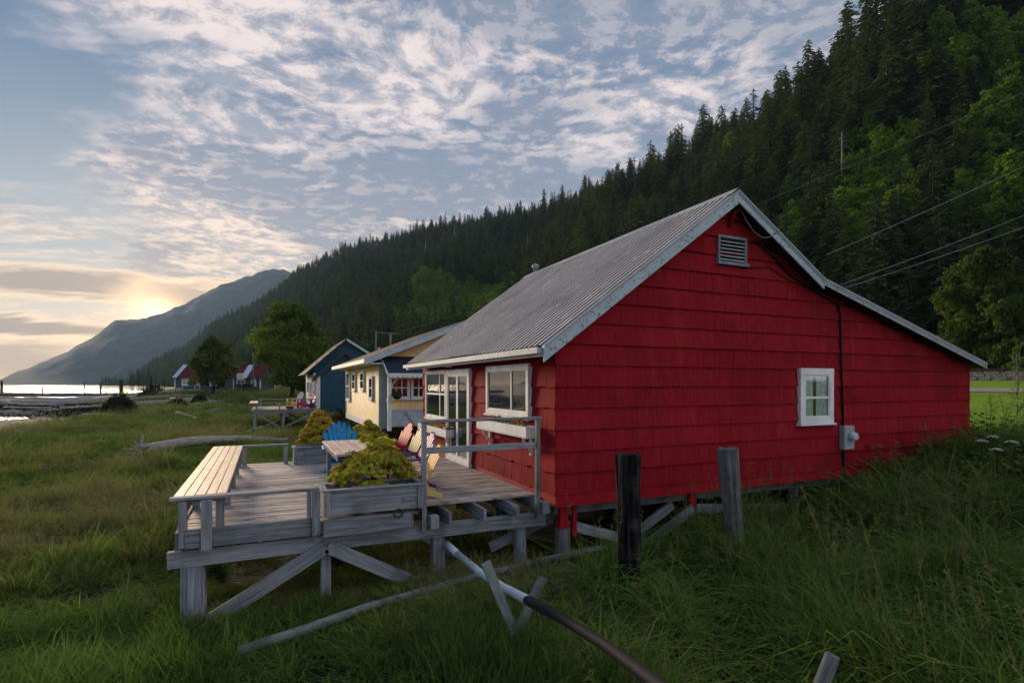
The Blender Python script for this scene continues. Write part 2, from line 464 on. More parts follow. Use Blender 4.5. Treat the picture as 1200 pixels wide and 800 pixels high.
def foliage(name, dark, light, tip=None, trans=.3, obj_var=.25, tip_attr='tip'):
    m_ = bpy.data.materials.new(name); m_.use_nodes = True; m_.node_tree.nodes.clear()
    bb = NB(m_.node_tree)
    r = attr(bb)
    oi = bb.n('ShaderNodeObjectInfo').outputs['Random']
    t = bb.m('ADD', bb.m('MULTIPLY', r, 1 - obj_var), bb.m('MULTIPLY', oi, obj_var))
    c = bb.mix(t, dark, light)
    if tip: c = bb.mix(bb.m('MULTIPLY', attr(bb, tip_attr), .8), c, tip)
    df = bb.n('ShaderNodeBsdfDiffuse'); bb.put(df.inputs[0], c)
    tl = bb.n('ShaderNodeBsdfTranslucent'); bb.put(tl.inputs[0], c)
    mx = bb.n('ShaderNodeMixShader'); mx.inputs[0].default_value = trans
    oo = bb.n('ShaderNodeOutputMaterial')
    L = m_.node_tree.links
    L.new(df.outputs[0], mx.inputs[1]); L.new(tl.outputs[0], mx.inputs[2]); L.new(mx.outputs[0], oo.inputs[0])
    return m_


M['conifer'] = foliage('conifer needles', (.036, .064, .030), (.120, .165, .062), None, .15, .55)
M['conifer_light'] = foliage('light conifer needles', (.055, .085, .030), (.150, .19, .065), None, .2, .5)
M['alder'] = foliage('alder leaves', (.09, .16, .018), (.24, .37, .04), None, .35, .3)
M['leaf'] = foliage('broad leaves', (.055, .095, .016), (.17, .24, .035), None, .35, .2)
M['leaf_dark'] = foliage('dark broad leaves', (.040, .066, .016), (.12, .17, .034), None, .3, .2)
M['maple'] = foliage('laceleaf maple leaves', (.17, .20, .022), (.50, .50, .06), (.50, .26, .05), .35, .1)
M['maple_gold'] = foliage('golden maple leaves', (.30, .25, .03), (.58, .44, .07), (.55, .30, .05), .35, .1)
M['grass'] = foliage('marsh grass blades', (.022, .045, .008), (.19, .28, .040), (.30, .35, .09), .35, .35)
M['grass_dark'] = foliage('rank grass blades', (.020, .045, .010), (.155, .26, .042), (.21, .31, .07), .35, .35)
M['grass_olive'] = foliage('olive marsh grass blades', (.030, .038, .010), (.22, .24, .075), (.36, .33, .16), .35, .35)
M['grass_deep'] = foliage('deep green marsh grass blades', (.012, .030, .008), (.105, .19, .035), (.18, .25, .06), .35, .35)
M['straw'] = foliage('seed heads', (.10, .11, .04), (.22, .22, .09), None, .3, .3)
M['petal'] = foliage('white petals', (.5, .5, .48), (.75, .75, .72), None, .2, 0)
M['bloom'] = foliage('blooms', (.55, .08, .03), (.75, .32, .05), None, .3, 0)
M['bush'] = foliage('dark brush', (.012, .014, .009), (.04, .04, .022), None, .1, .2)

# ================================================================== ground
ROWS = [
    (8, [(-300, -2.5), (-60, -2.1), (-25, -1.9), (-15, -1.62), (-5, -1.36), (0, -1.24), (5, -1.15), (7.5, -.9), (15., -.1), (16.5, .30), (34, 1.42), (50, 2.1), (400, 4)]),
    (44, [(-300, -2.7), (-60, -2.3), (-20, -2.0), (-14, -1.75), (-4, -1.6), (3, -1.4), (6, -1.2), (14, 0), (34, 1.4), (50, 2.1), (400, 4)]),
    (76, [(-300, -2.7), (-60, -2.25), (-24, -2.15), (-19, -1.9), (-10, -1.5), (-2, -1.0), (10, .3), (34, 1.4), (400, 4)]),
    (96, [(-300, -2.7), (-60, -2.2), (-20, -2.1), (-13, -1.85), (-6, -.9), (4, .4), (34, 1.4), (400, 4)]),
    (122, [(-300, -2.8), (-60, -2.1), (-30, -2.0), (-22, -1.2), (-16, .55), (34, 1.2), (400, 4)]),
    (180, [(-300, -2.9), (-60, -2.1), (-40, -2.0), (-32, -1), (-26, .3), (30, 1.5), (400, 4)]),
    (230, [(-300, -5), (-60, -4), (-45, -2.2), (-38, -1), (-30, .6), (30, 1.5), (400, 4)]),
    (300, [(-300, -6), (-60, -4), (-51, -2.2), (-40, .5), (20, 2), (400, 4)]),
    (1300, [(-2000, -9), (-300, -6), (-250, -2.2), (-240, 1), (0, 3), (400, 4)]),
    (2500, [(-4000, -9), (-400, -9), (-350, -9), (400, -6)]),
]


def ground_np(x, y):
    x = np.asarray(x, float); y = np.asarray(y, float)
    ys = np.array([r[0] for r in ROWS])
    Z = np.stack([np.interp(x, [q[0] for q in r[1]], [q[1] for q in r[1]]) for r in ROWS])
    i = np.clip(np.searchsorted(ys, y) - 1, 0, len(ys) - 2)
    t = np.clip((y - ys[i]) / (ys[i + 1] - ys[i]), 0, 1)
    ii = np.indices(x.shape)
    z0 = np.take_along_axis(Z.reshape(len(ys), -1), i.reshape(1, -1), 0).reshape(x.shape)
    z1 = np.take_along_axis(Z.reshape(len(ys), -1), (i + 1).reshape(1, -1), 0).reshape(x.shape)
    z = z0 * (1 - t) + z1 * t
    # a tide pool on the flat, and a rise to the right of the viewer
    z = z - .45 * np.exp(-(((x + 42) / 16) ** 2 + ((y - 84) / 7) ** 2))
    rise = np.clip((x + np.clip(7.4 - y, 0, 8) * .55 - 6.6) / 8, 0, 1)
    near = np.clip((9 - y) / 3, 0, 1)
    z = np.where((x < 15.5) & (y < 9), np.maximum(z, -1.16 + rise * rise * (3 - 2 * rise) * 1.16), z)
    z = z + .26 * np.exp(-((x - 2.6) ** 2 + (y - 4.3) ** 2) / 1.7)
    lump = (np.sin(x * 1.3 + np.sin(y * .8)) * np.sin(y * 1.1 + np.cos(x * .7))) * .075 + np.sin(x * .43 + 1) * np.sin(y * .37) * .10
    lump = lump * np.clip((60 - y) / 40, 0, 1) * np.clip((16 - x) / 4, 0, 1)
    return z + lump


def ground(x, y): return float(ground_np(np.array([x]), np.array([y]))[0])


def grid_mesh(name, X, Y, Z, mats, wrap=False, smooth=True):
    nr, nc = X.shape
    me = bpy.data.meshes.new(name)
    V = np.stack([X, Y, Z], -1).reshape(-1, 3)
    I = np.arange(nr * nc).reshape(nr, nc)
    if wrap: I = np.concatenate([I, I[:, :1]], 1)
    F = np.stack([I[:-1, :-1], I[:-1, 1:], I[1:, 1:], I[1:, :-1]], -1).reshape(-1, 4)
    me.vertices.add(len(V)); me.vertices.foreach_set('co', V.ravel().astype(np.float32))
    me.loops.add(F.size); me.loops.foreach_set('vertex_index', F.ravel().astype(np.int32))
    me.polygons.add(len(F)); me.polygons.foreach_set('loop_start', np.arange(0, F.size, 4, dtype=np.int32))
    me.polygons.foreach_set('use_smooth', np.full(len(F), smooth))
    me.update(calc_edges=True)
    for m_ in (mats if isinstance(mats, list) else [mats]): me.materials.append(m_)
    o = bpy.data.objects.new(name, me); col.objects.link(o)
    return o


# marsh soil / mud / far meadow
m_, bb, p, _ = mat('marsh ground'); M['ground'] = m_
pos = bb.n('ShaderNodeNewGeometry').outputs['Position']
gx, gy, gz = bb.sep(pos)
n1 = bb.noise(pos, .16, 6, .62); n2 = bb.noise(pos, 2.2, 6, .7); n3 = bb.noise(pos, .6, 5, .65)
grs = bb.mix(bb.ss(n1, .35, .65), (.075, .11, .024), (.14, .165, .045))
grs = bb.mix(bb.m('MULTIPLY', bb.ss(n3, .50, .62), .6), grs, (.030, .046, .013))
grs = bb.mix(bb.m('MULTIPLY', bb.ss(n2, .45, .65), .45), grs, (.14, .14, .05))
mud = bb.mix(bb.ss(n2, .35, .65), (.022, .020, .021), (.085, .08, .08))
mud = bb.mix(bb.ss(bb.noise(pos, 3.0, 5, .7), .60, .66), mud, (.22, .21, .20))
zz_ = bb.m('ADD', gz, bb.m('MULTIPLY', bb.m('SUBTRACT', n3, .5), .18))
# the ground under the tall grass close by is dark
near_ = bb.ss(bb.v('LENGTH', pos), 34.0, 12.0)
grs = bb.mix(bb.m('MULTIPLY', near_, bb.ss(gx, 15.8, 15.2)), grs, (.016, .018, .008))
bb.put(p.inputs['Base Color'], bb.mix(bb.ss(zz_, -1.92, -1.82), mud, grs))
p.inputs['Roughness'].default_value = .9
bump(bb, p, bb.m('ADD', n2, n3), .8, .25)

rad = np.concatenate([[0.01], np.geomspace(1.2, 840, 210)])
ang = np.linspace(0, 2 * np.pi, 420, endpoint=False)
RR, AA = np.meshgrid(rad, ang, indexing='ij')
gX, gY = RR * np.sin(AA), RR * np.cos(AA)
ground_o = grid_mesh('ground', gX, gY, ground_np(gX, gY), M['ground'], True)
tag(ground_o, 'marshy ground with mud flat at the left', kind='structure')

# water
m_, bb, p, _ = mat('sea water'); M['water'] = m_
pos = bb.n('ShaderNodeNewGeometry').outputs['Position']
p.inputs['Base Color'].default_value = (.02, .03, .035, 1)
p.inputs['Roughness'].default_value = .07
p.inputs['IOR'].default_value = 1.33; p.inputs['Specular IOR Level'].default_value = .5
mp = bb.n('ShaderNodeMapping'); bb.put(mp.inputs[0], pos); mp.inputs['Scale'].default_value = (.5, .5, 1)
bump(bb, p, bb.m('ADD', bb.noise(mp.outputs[0], 1.0, 4, .6), bb.noise(mp.outputs[0], .12, 3, .5)), .22, .4)
mb = MB(); mb.poly([(-5500, -850, -2.3), (3100, -850, -2.3), (3100, 4850, -2.3), (-5500, 4850, -2.3)])
tag(mb.build('water', M['water']), kind='structure')

# lawn and road to the right, laid on the slope
def ribbon(name, xs, y0, y1, ny, dz, m_, thick=0, label=None):
    Y, X = np.meshgrid(np.linspace(y0, y1, ny), np.array(xs), indexing='ij')
    Z = ground_np(X, Y) + dz
    return tag(grid_mesh(name, X, Y, Z, m_), label, kind='structure')
m_, bb, p, _ = mat('mown lawn'); M['lawn'] = m_
pos = bb.n('ShaderNodeNewGeometry').outputs['Position']
n1 = bb.noise(pos, .5, 5, .6); n2 = bb.noise(pos, 9, 5, .7)
c = bb.mix(bb.ss(n1, .3, .7), (.13, .22, .018), (.20, .31, .03))
c = bb.mix(bb.m('MULTIPLY', bb.ss(n2, .4, .65), .5), c, (.11, .21, .015))
bb.put(p.inputs['Base Color'], c); p.inputs['Roughness'].default_value = .9
bump(bb, p, n2, .8, .05)
ribbon('lawn', np.linspace(16.3, 48.3, 60), -30, 46, 100, .03, M['lawn'])
m_, bb, p, _ = mat('gravel road'); M['road'] = m_
pos = bb.n('ShaderNodeNewGeometry').outputs['Position']
n2 = bb.noise(pos, 14, 5, .7)
bb.put(p.inputs['Base Color'], bb.mix(n2, (.20, .18, .17), (.36, .33, .31))); p.inputs['Roughness'].default_value = .95
bump(bb, p, n2, .6, .03)
ribbon('road', np.linspace(33.0, 36.2, 6), -60, 120, 90, .06, M['road'])

# ---------------------------------------------------------------- hillside
A0 = R(24.4)
# (a = lateral/depth, foot, ridge, height, all as depth along the view axis)
HT = [(-.75, 930, 1000, 0), (-.703, 900, 960, 3), (-.692, 880, 950, 10), (-.652, 700, 1020, 42), (-.598, 520, 1100, 70), (-.547, 350, 1050, 115), (-.469, 280, 960, 139),
      (-.391, 230, 860, 177), (-.3125, 190, 730, 179), (-.156, 150, 570, 162), (0, 125, 430, 131), (.156, 100, 310, 109), (.3125, 82, 230, 93),
      (.469, 68, 170, 82), (.656, 62, 125, 77), (.797, 60, 118, 88), (.9375, 56, 116, 90), (1.406, 44, 95, 90), (2.97, 18, 48, 85), (8.4, 7, 18, 85), (30, 2, 6, 85)]
HT = np.array(HT); HA = np.arctan(HT[:, 0])


def hill_np(az, t):
    F_ = np.interp(az, HA, HT[:, 1] / np.cos(HA)); R_ = np.interp(az, HA, HT[:, 2] / np.cos(HA)); H_ = np.interp(az, HA, HT[:, 3])
    F_ = F_ * 1.0; dd = F_ + (R_ - F_) * t
    th = az + A0
    x = dd * np.sin(th); y = dd * np.cos(th)
    tt = np.clip(t, 0, 1)
    prof = np.where(t <= 1, tt * (1 - .12 * np.sin(np.pi * tt)), 1 - (t - 1) * .9)
    z = .8 + H_ * prof
    n = np.sin(x * .045 + 1.3) * np.sin(y * .037) * .06 * H_ * np.sin(np.pi * np.clip(tt, 0, 1)) + np.sin(x * .11) * np.sin(y * .093 + 2) * .02 * H_ * np.sin(np.pi * np.clip(tt, 0, 1))
    return x, y, np.maximum(z, -1) + n + np.where(t <= 0, -2, 0)


az_ = np.concatenate([np.linspace(HA[0], HA[-1], 260)])
tt_ = np.linspace(-.02, 1.7, 44)
T_, Az_ = np.meshgrid(tt_, az_, indexing='ij')
hx, hy, hz = hill_np(Az_, T_)
m_, bb, p, _ = mat('forest floor'); M['floor'] = m_
pos = bb.n('ShaderNodeNewGeometry').outputs['Position']
bb.put(p.inputs['Base Color'], bb.mix(bb.ss(bb.noise(pos, .12, 6, .65), .35, .65), (.012, .016, .008), (.04, .055, .02))); p.inputs['Roughness'].default_value = 1
tag(grid_mesh('hillside', hx, hy, hz, M['floor']), 'steep forest floor rising behind the cabins', kind='structure')

# far mountains across the inlet
m_, bb, p, _ = mat('far forested mountain'); M['mount'] = m_
pos = bb.n('ShaderNodeNewGeometry').outputs['Position']
bb.put(p.inputs['Base Color'], bb.mix(bb.ss(bb.noise(pos, .012, 8, .7), .35, .65), (.020, .032, .022), (.06, .08, .045))); p.inputs['Roughness'].default_value = 1
bump(bb, p, bb.noise(pos, .03, 8, .75), 1.0, 25)


def mountain(name, pts, foot, ridge, seed, label):
    a = np.array([(q[0] - 600) / 640 for q in pts]); e = np.array([(450 - q[1]) / 640 for q in pts])
    aa = np.linspace(a[0], a[-1], 420)
    ee = np.interp(aa, a, e)
    fine = np.array([mnoise.fractal((q * 45 + seed, 0, 0), .9, 2.1, 6) for q in aa]) * .0022
    ee = np.maximum(ee + fine * np.clip(ee * 30, 0, 1), -.002)
    t = np.linspace(0, 1.6, 50)
    T, A = np.meshgrid(t, aa, indexing='ij'); E = np.broadcast_to(ee, T.shape)
    dd = foot + (ridge - foot) * T
    H = E * ridge
    prof = np.where(T <= 1, np.sin(np.clip(T, 0, 1) * np.pi / 2) ** 1.3, 1 - (T - 1) * .6)
    nz = np.array([[mnoise.fractal((A[i, j] * 9 + seed, T[i, j] * 3, seed), .9, 2.1, 6) for j in range(T.shape[1])] for i in range(T.shape[0])])
    Z = -3 + H * prof + nz * H * .13 * np.sin(np.pi * np.clip(T, 0, 1))
    X = dd * (math.sin(A0) + A * math.cos(A0)); Y = dd * (math.cos(A0) - A * math.sin(A0))
    tag(grid_mesh(name, X, Y, Z, M['mount']), label, kind='structure')


mountain('mountain', [(-20, 449), (2, 443), (12, 438), (40, 428), (80, 411), (110, 394), (128, 381), (137, 377), (150, 377), (163, 378), (180, 373), (205, 363), (232, 351), (262, 337), (285, 328), (293, 326),
                      (305, 323), (322, 319), (345, 321), (400, 335), (600, 360), (900, 400)], 2100, 3400, 3.3, 'hazy blue mountain falling to the inlet')
mountain('mountain', [(-5000, 448), (-3600, 300), (-2600, 360), (-1500, 380), (-900, 392), (-620, 405), (-420, 398), (-260, 425), (-150, 447), (-140, 449)], 3300, 4600, 8.1, 'low far hills across the water')

# ================================================================== haze
mb = MB(); mb.box(-5600, 3200, -900, 4900, -14, 800)
hz_o = mb.build('haze', [])
hm = bpy.data.materials.new('haze air'); hm.use_nodes = True; hm.node_tree.nodes.clear()
bb = NB(hm.node_tree)
pv = bb.n('ShaderNodeVolumePrincipled')
pv.inputs['Color'].default_value = (.50, .72, 1.0, 1)
pv.inputs['Density'].default_value = .00010
pv.inputs['Anisotropy'].default_value = 0.0
oo = bb.n('ShaderNodeOutputMaterial'); hm.node_tree.links.new(pv.outputs[0], oo.inputs['Volume'])
hz_o.data.materials.append(hm)
tag(hz_o, 'evening haze over the inlet', kind='stuff')

# ================================================================== red house
YF, XW, YB, XR = 7.37, 4.09, 15.0, 15.28      # front gable plane, deck-side wall, back, low right wall
FL = -.10
RK = [(3.72, 2.33), (7.57, 5.17), (9.80, 3.80), (15.46, 2.26)]      # top line of the roof


def roof_z(x, pts=RK): return float(np.interp(x, [q[0] for q in pts], [q[1] for q in pts]))


house = empty('red_house', 'red shake-sided cabin on stilts with a weathered corrugated metal roof', 'cabin', (9.7, 11.2, -1.0))
HO = Vector(house.location)


def add(mb, name, mats, parent, off, bevel=0):
    """build in world coordinates, then hang under a parent whose world origin is off"""
    mb.v = [(p[0] - off[0], p[1] - off[1], p[2] - off[2]) for p in mb.v]
    return mb.build(name, mats, parent, bevel)


def put(mb, name, mats, off=HO, par=None, bevel=0): return add(mb, name, mats, par or house, off, bevel)


# carcass: one closed body just behind the shakes
mb = MB()
prof = [(XW + .03, FL), (XW + .03, roof_z(XW) - .16), (7.57, 5.17 - .16), (9.80, 3.80 - .14), (XR - .05, roof_z(XR) - .12), (XR - .05, FL)]
mb.prism([(x, YF + .03, z) for x, z in prof], (0, YB - YF - .06, 0))
put(mb, 'wall', M['red'])


def shakes(mb, a0, a1, to3, z0, zs, top, wmin=.14, wmax=.34, wob=.006, lift=.042):
    """courses of shakes; to3(a, out, z) -> point"""
    k = 0
    while True:
        zb = z0 + zs * k; zt = zb + zs + .02
        a = a0; any_ = False; base_r = random.random()
        while a < a1 - .02:
            w_ = min(random.uniform(wmin, wmax), a1 - a)
            if a1 - (a + w_) < .06: w_ = a1 - a
            b0, b1 = a + .0015, a + w_ - .0015
            ta, tb = min(zt, top(b0)), min(zt, top(b1))
            dz = random.uniform(-wob, wob) * .8
            o_ = lift + random.uniform(-.004, .004)
            if ta > zb + .015 or tb > zb + .015:
                any_ = True
                if min(ta, tb) < zb + .012:        # the roof line cuts this shake: shorten it to where they meet
                    lo, hi = (b0, b1) if ta > tb else (b1, b0)
                    for _ in range(18):
                        mid = (lo + hi) / 2
                        if top(mid) > zb + .012: lo = mid
                        else: hi = mid
                    if ta > tb: b1 = lo
                    else: b0 = lo
                    ta, tb = min(zt, top(b0)), min(zt, top(b1))
                ta = max(ta, zb + .004); tb = max(tb, zb + .004)
                r = min(1, max(0, base_r * .5 + random.random() * .5))
                P = [to3(b0, o_, zb + dz), to3(b1, o_, zb + dz), to3(b1, .008 + (zt - tb) * .07, tb), to3(b0, .008 + (zt - ta) * .07, ta)]
                Q = [to3(b0, 0, zb + dz), to3(b1, 0, zb + dz), to3(b1, -.004, tb), to3(b0, -.004, ta)]
                mb.poly(P, r); mb.poly([P[1], P[0], Q[0], Q[1]], r)
                mb.poly([P[0], P[3], Q[3], Q[0]], r); mb.poly([P[2], P[1], Q[1], Q[2]], r)
            a += w_
        k += 1
        if not any_ or k > 40: break


mb = MB()
zc0, zst = .084, .3335
front_top = lambda x: roof_z(x) - .09
shakes(mb, XW - .03, XR + .02, lambda a, o, z: (a, YF - o, z), zc0, zst, front_top, .35, .95, .003)
shakes(mb, YF - .03, YB, lambda a, o, z: (XW - o, a, z), zc0, zst, lambda a: 2.36, .13, .30, .016)
shakes(mb, YF - .03, YB, lambda a, o, z: (XR + .0 + o, a, z), zc0, zst, lambda a: 2.10, .2, .4)
shakes(mb, XW - .03, XR + .02, lambda a, o, z: (a, YB + o, z), zc0, zst, front_top, .5, 1.2)
put(mb, 'siding', M['red'])
mb = MB()       # skirt board under the first course
mb.box(XW - .02, XR, YF - .022, YF + .03, FL - .0, .088, r=.5)
mb.box(XW - .022, XW + .03, YF - .02, YB, FL - .0, .088, r=.4)
put(mb, 'skirt_board', M['red_trim'])

# corrugated roof sheets
def corrugated(mb, line, y0, y1, pitch=.178, amp=.034):
    ns = int((y1 - y0) / pitch)
    pr = [(0, 0), (.24, 0), (.44, 1), (.74, 1), (.94, 0)]
    ys = []
    for i in range(ns):
        for t, h in pr: ys.append((y0 + (i + t) * pitch, h * amp))
    ys.append((y0 + ns * pitch, 0))
    up = []
    for (x0, z0), (x1, z1) in zip(line[:-1], line[1:]):
        L = math.hypot(x1 - x0, z1 - z0); nx, nz = -(z1 - z0) / L, (x1 - x0) / L
        if nz < 0: nx, nz = -nx, -nz
        segs = max(1, int(L / 1.2))
        u = 0
        for s_ in range(segs):
            a, b_ = s_ / segs, (s_ + 1) / segs
            for (ya, ha), (yb, hb) in zip(ys[:-1], ys[1:]):
                pts = []
                for f_, (yy, hh) in ((a, (ya, ha)), (a, (yb, hb)), (b_, (yb, hb)), (b_, (ya, ha))):
                    zj = .012 * math.sin(yy * 1.3 + f_ * 2)
                    pts.append((x0 + (x1 - x0) * f_ + nx * hh, yy, z0 + (z1 - z0) * f_ + nz * hh + zj))
                mb.poly(pts, .9 if ha + hb > amp * 1.6 else .15, uv=[(x0 * 2 + a * L, ya), (x0 * 2 + a * L, yb), (x0 * 2 + b_ * L, yb), (x0 * 2 + b_ * L, ya)], sm=False)  # low value marks rib sides and valleys for painted shade and dirt


YR0, YR1 = 7.09, 15.62
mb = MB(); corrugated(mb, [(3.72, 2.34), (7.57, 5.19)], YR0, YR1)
for i in range(46):
    y0 = YR0 + i * .178
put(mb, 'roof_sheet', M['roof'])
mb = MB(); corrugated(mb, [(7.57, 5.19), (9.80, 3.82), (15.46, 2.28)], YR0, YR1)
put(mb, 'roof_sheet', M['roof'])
mb = MB()       # ridge cap and timber deck under the sheets
mb.poly([(7.40, YR0 - .01, 5.10), (7.57, YR0 - .01, 5.235), (7.57, YR1, 5.235), (7.40, YR1, 5.10)], .4)
mb.poly([(7.57, YR0 - .01, 5.235), (7.76, YR0 - .01, 5.115), (7.76, YR1, 5.115), (7.57, YR1, 5.235)], .6)
put(mb, 'ridge_cap', M['metal_grey'])
mb = MB()
for (x0, z0), (x1, z1) in zip(RK[:-1], RK[1:]):
    mb.prism([(x0, YR0 + .05, z0 - .02), (x1, YR0 + .05, z1 - .02), (x1, YR0 + .05, z1 - .07), (x0, YR0 + .05, z0 - .07)], (0, YR1 - YR0 - .08, 0))
put(mb, 'soffit', M['soffit'])
# barge boards at the front gable
def barge(y, parent=house, off=HO):
    for (x0, z0), (x1, z1), h in ((RK[0], RK[1], .20), (RK[1], RK[2], .17), (RK[2], RK[3], .085)):
        m1 = MB()
        m1.prism([(x0, y, z0 - .012), (x1, y, z1 - .012), (x1, y, z1 - h - .02), (x0, y, z0 - h - .02)], (0, .03, 0))
        add(m1, 'barge_board', M['bluewhite'], parent, off, .004)
        m1 = MB()
        m1.prism([(x0, y - .014, z0 + .028), (x1, y - .014, z1 + .028), (x1, y - .014, z1 - .016), (x0, y - .014, z0 - .016)], (0, .085, 0))
        if x0 > 7: m1.prism([(x0, y - .010, z0 - .050), (x1, y - .010, z1 - .050), (x1, y - .010, z1 - .062), (x0, y - .010, z0 - .062)], (0, .012, 0))
        add(m1, 'edge_flashing', M['metal_grey'], parent, off)
barge(7.07)
mb = MB()
mb.box(3.735, 3.765, 7.10, YR1, 2.20, 2.315, r=.3)
put(mb, 'fascia', M['white'], bevel=.004)
mb = MB()
mb.box(3.645, 3.73, 7.13, YR1 - .02, 2.245, 2.26, r=.3); mb.box(3.635, 3.65, 7.13, YR1 - .02, 2.245, 2.335, r=.3)
mb.box(3.64, 3.73, 7.13, 7.14, 2.25, 2.33, r=.3)
put(mb, 'gutter', M['bluewhite'])
mb = MB(); lathe(mb, (7.75, 15.3, 5.0), [(.07, 0), (.07, .42), (.11, .43), (.11, .52), (.0, .58)], 12)
put(mb, 'vent_pipe', M['metal_grey'])

# windows, door
def window(parent, off, ax, plane, a0, a1, z0, z1, cells, fm='white', fw=.07, out=-1, glass='glass', sill=True, proud=.095, name='window', bar=.045):
    """ax 'x': wall faces y (a along x); ax 'y': wall faces x. cells: list of (a0,a1,z0,z1) fractions"""
    def bx(mb, p0, p1, q0, q1, o0, o1, r=.4):
        if ax == 'x': mb.box(p0, p1, plane + out * o1, plane + out * o0, q0, q1, r=r)
        else: mb.box(plane + out * o1, plane + out * o0, p0, p1, q0, q1, r=r)
    f = MB()
    bx(f, a0, a1, z1 - fw, z1, 0, proud); bx(f, a0, a1, z0, z0 + fw, 0, proud)
    bx(f, a0, a0 + fw, z0 + fw + .001, z1 - fw - .001, 0, proud - .002); bx(f, a1 - fw, a1, z0 + fw + .001, z1 - fw - .001, 0, proud - .002)
    fo = add(f, name, M[fm], parent, off, .005)
    A0_, A1_, Z0_, Z1_ = a0 + fw, a1 - fw, z0 + fw, z1 - fw
    g = MB(); bx(g, A0_, A1_, Z0_, Z1_, proud - .035, proud - .03, .5)
    po = g
    g2 = MB()
    for c in cells:
        u0, u1 = A0_ + (A1_ - A0_) * c[0], A0_ + (A1_ - A0_) * c[1]
        v0, v1 = Z0_ + (Z1_ - Z0_) * c[2], Z0_ + (Z1_ - Z0_) * c[3]
        h = bar / 2
        bx(g2, u0, u0 + h, v0, v1, proud - .029, proud - .012, .5); bx(g2, u1 - h, u1, v0, v1, proud - .029, proud - .012, .5)
        bx(g2, u0 + h, u1 - h, v0, v0 + h, proud - .029, proud - .012, .5); bx(g2, u0 + h, u1 - h, v1 - h, v1, proud - .029, proud - .012, .5)
    add(g, 'pane', M[glass], fo, Vector((0, 0, 0)) + off)
    add(g2, 'sash', M[fm], fo, off)
    if sill:
        s_ = MB(); bx(s_, a0 - .03, a1 + .03, z0 - .035, z0 - .002, 0, proud + .035)
        add(s_, 'sill', M[fm], fo, off, .004)
    return fo


window(house, HO, 'y', XW, 12.74, 14.52, .90, 2.14, [(0, .26, 0, .52), (0, .26, .52, 1), (.26, 1, 0, .52), (.26, 1, .52, 1)])
window(house, HO, 'y', XW, 8.17, 10.08, 1.22, 2.14, [(0, .36, 0, 1), (.36, 1, 0, 1)], fw=.09)
window(house, HO, 'y', XW, 11.06, 12.70, .0, 2.13, [(0, .5, 0, 1), (.5, 1, 0, 1)], fw=.10, sill=False, name='sliding_door', bar=.12)
gw = window(house, HO, 'x', YF, 9.40, 10.36, 1.02, 2.10, [(0, 1, 0, .46), (0, 1, .46, 1)], fw=.13, glass='clear', proud=.10, bar=.045)
mb = MB()
for i in range(26):
    x = 9.57 + i * .0245
    if 8 < i < 13: continue
    zo = .012 * math.sin(i * 1.9)
    mb.poly([(x, YF - .048 - abs(zo), 1.17), (x + .0245, YF - .048 - abs(.012 * math.sin((i + 1) * 1.9)), 1.17), (x + .0245, YF - .048 - abs(.012 * math.sin((i + 1) * 1.9)), 1.95), (x, YF - .048 - abs(zo), 1.95)], random.random())
add(mb, 'curtain', M['curtain'], gw, HO)
mb = MB(); mb.box(9.52, 10.24, YF - .042, YF - .036, 1.14, 1.98); add(mb, 'backing', M['dark_inside'], gw, HO)
# louvred vent under the peak
mb = MB()
mb.box(7.33, 8.03, YF - .07, YF - .0, 4.40, 4.45, .3); mb.box(7.33, 7.38, YF - .07, YF - .0, 3.98, 4.40, .3); mb.box(7.98, 8.03, YF - .07, YF - .0, 3.98, 4.40, .3)
mb.box(7.30, 8.06, YF - .10, YF - .0, 3.92, 3.978, .3)
vent = put(mb, 'vent', M['grey_wood'], bevel=.004)
mb = MB()
for i in range(6):
    z = 4.02 + i * .064
    mb.beam((7.385, YF - .055 + .0, z), (7.975, YF - .055, z), .055, .010, (0, -.6, 1), r=random.random())
add(mb, 'louvre', M['bluewhite'], vent, HO)
mb = MB(); mb.box(7.38, 7.98, YF - .036, YF - .034, 3.98, 4.40); add(mb, 'backing', M['dark_inside'], vent, HO)
# service mast, drip loop, conduit and meter
mb = MB(); mb.tube([(7.62, YF - .04, 4.62), (7.66, YF - .12, 4.86), (7.76, YF - .16, 4.93)], .035, 8); put(mb, 'service_head', M['red_trim'])
def sagged(p0, p1, sag, n=14):
    return [(p0[0] + (p1[0] - p0[0]) * t, p0[1] + (p1[1] - p0[1]) * t, p0[2] + (p1[2] - p0[2]) * t - sag * 4 * t * (1 - t)) for t in [i / n for i in range(n + 1)]]
mb = MB(); mb.tube(sagged((7.76, YF - .16, 4.93), (8.55, 7.05, 4.62), .32), .011, 6); put(mb, 'drip_loop', M['wire'])
mb = MB()
mb.tube([(8.3, YF - .05, 4.45), (9.2, YF - .05, 3.86), (10.15, YF - .05, 3.52), (10.55, YF - .05, 3.40), (10.62, YF - .05, 3.2), (10.65, YF - .05, 2.2), (10.70, YF - .05, .95)], .022, 8)
mb.tube([(10.72, YF - .05, .42), (10.74, YF - .05, -.4)], .028, 8)
mb.tube([(7.9, YF - .045, 3.9), (8.6, YF - .05, 3.98), (9.2, YF - .05, 3.75)], .008, 6)
put(mb, 'conduit', M['cable'])
mb = MB(); mb.box(10.62, 10.93, YF - .14, YF - .02, .47, .95, .4); meter = put(mb, 'meter_box', M['metal_grey'], bevel=.01)
mb = MB(); mb.tube([(10.82, YF - .14, .74), (10.82, YF - .19, .74), (10.82, YF - .25, .74)], [.095, .09, .07], 16); add(mb, 'meter_dial', M['white_pipe'], meter, HO)
mb = MB(); mb.tube([(3.98, 12.2, 2.22), (3.86, 12.2, 2.26), (3.84, 12.2, 2.2)], [.05, .05, .07], 10); put(mb, 'wall_lamp', M['white'])

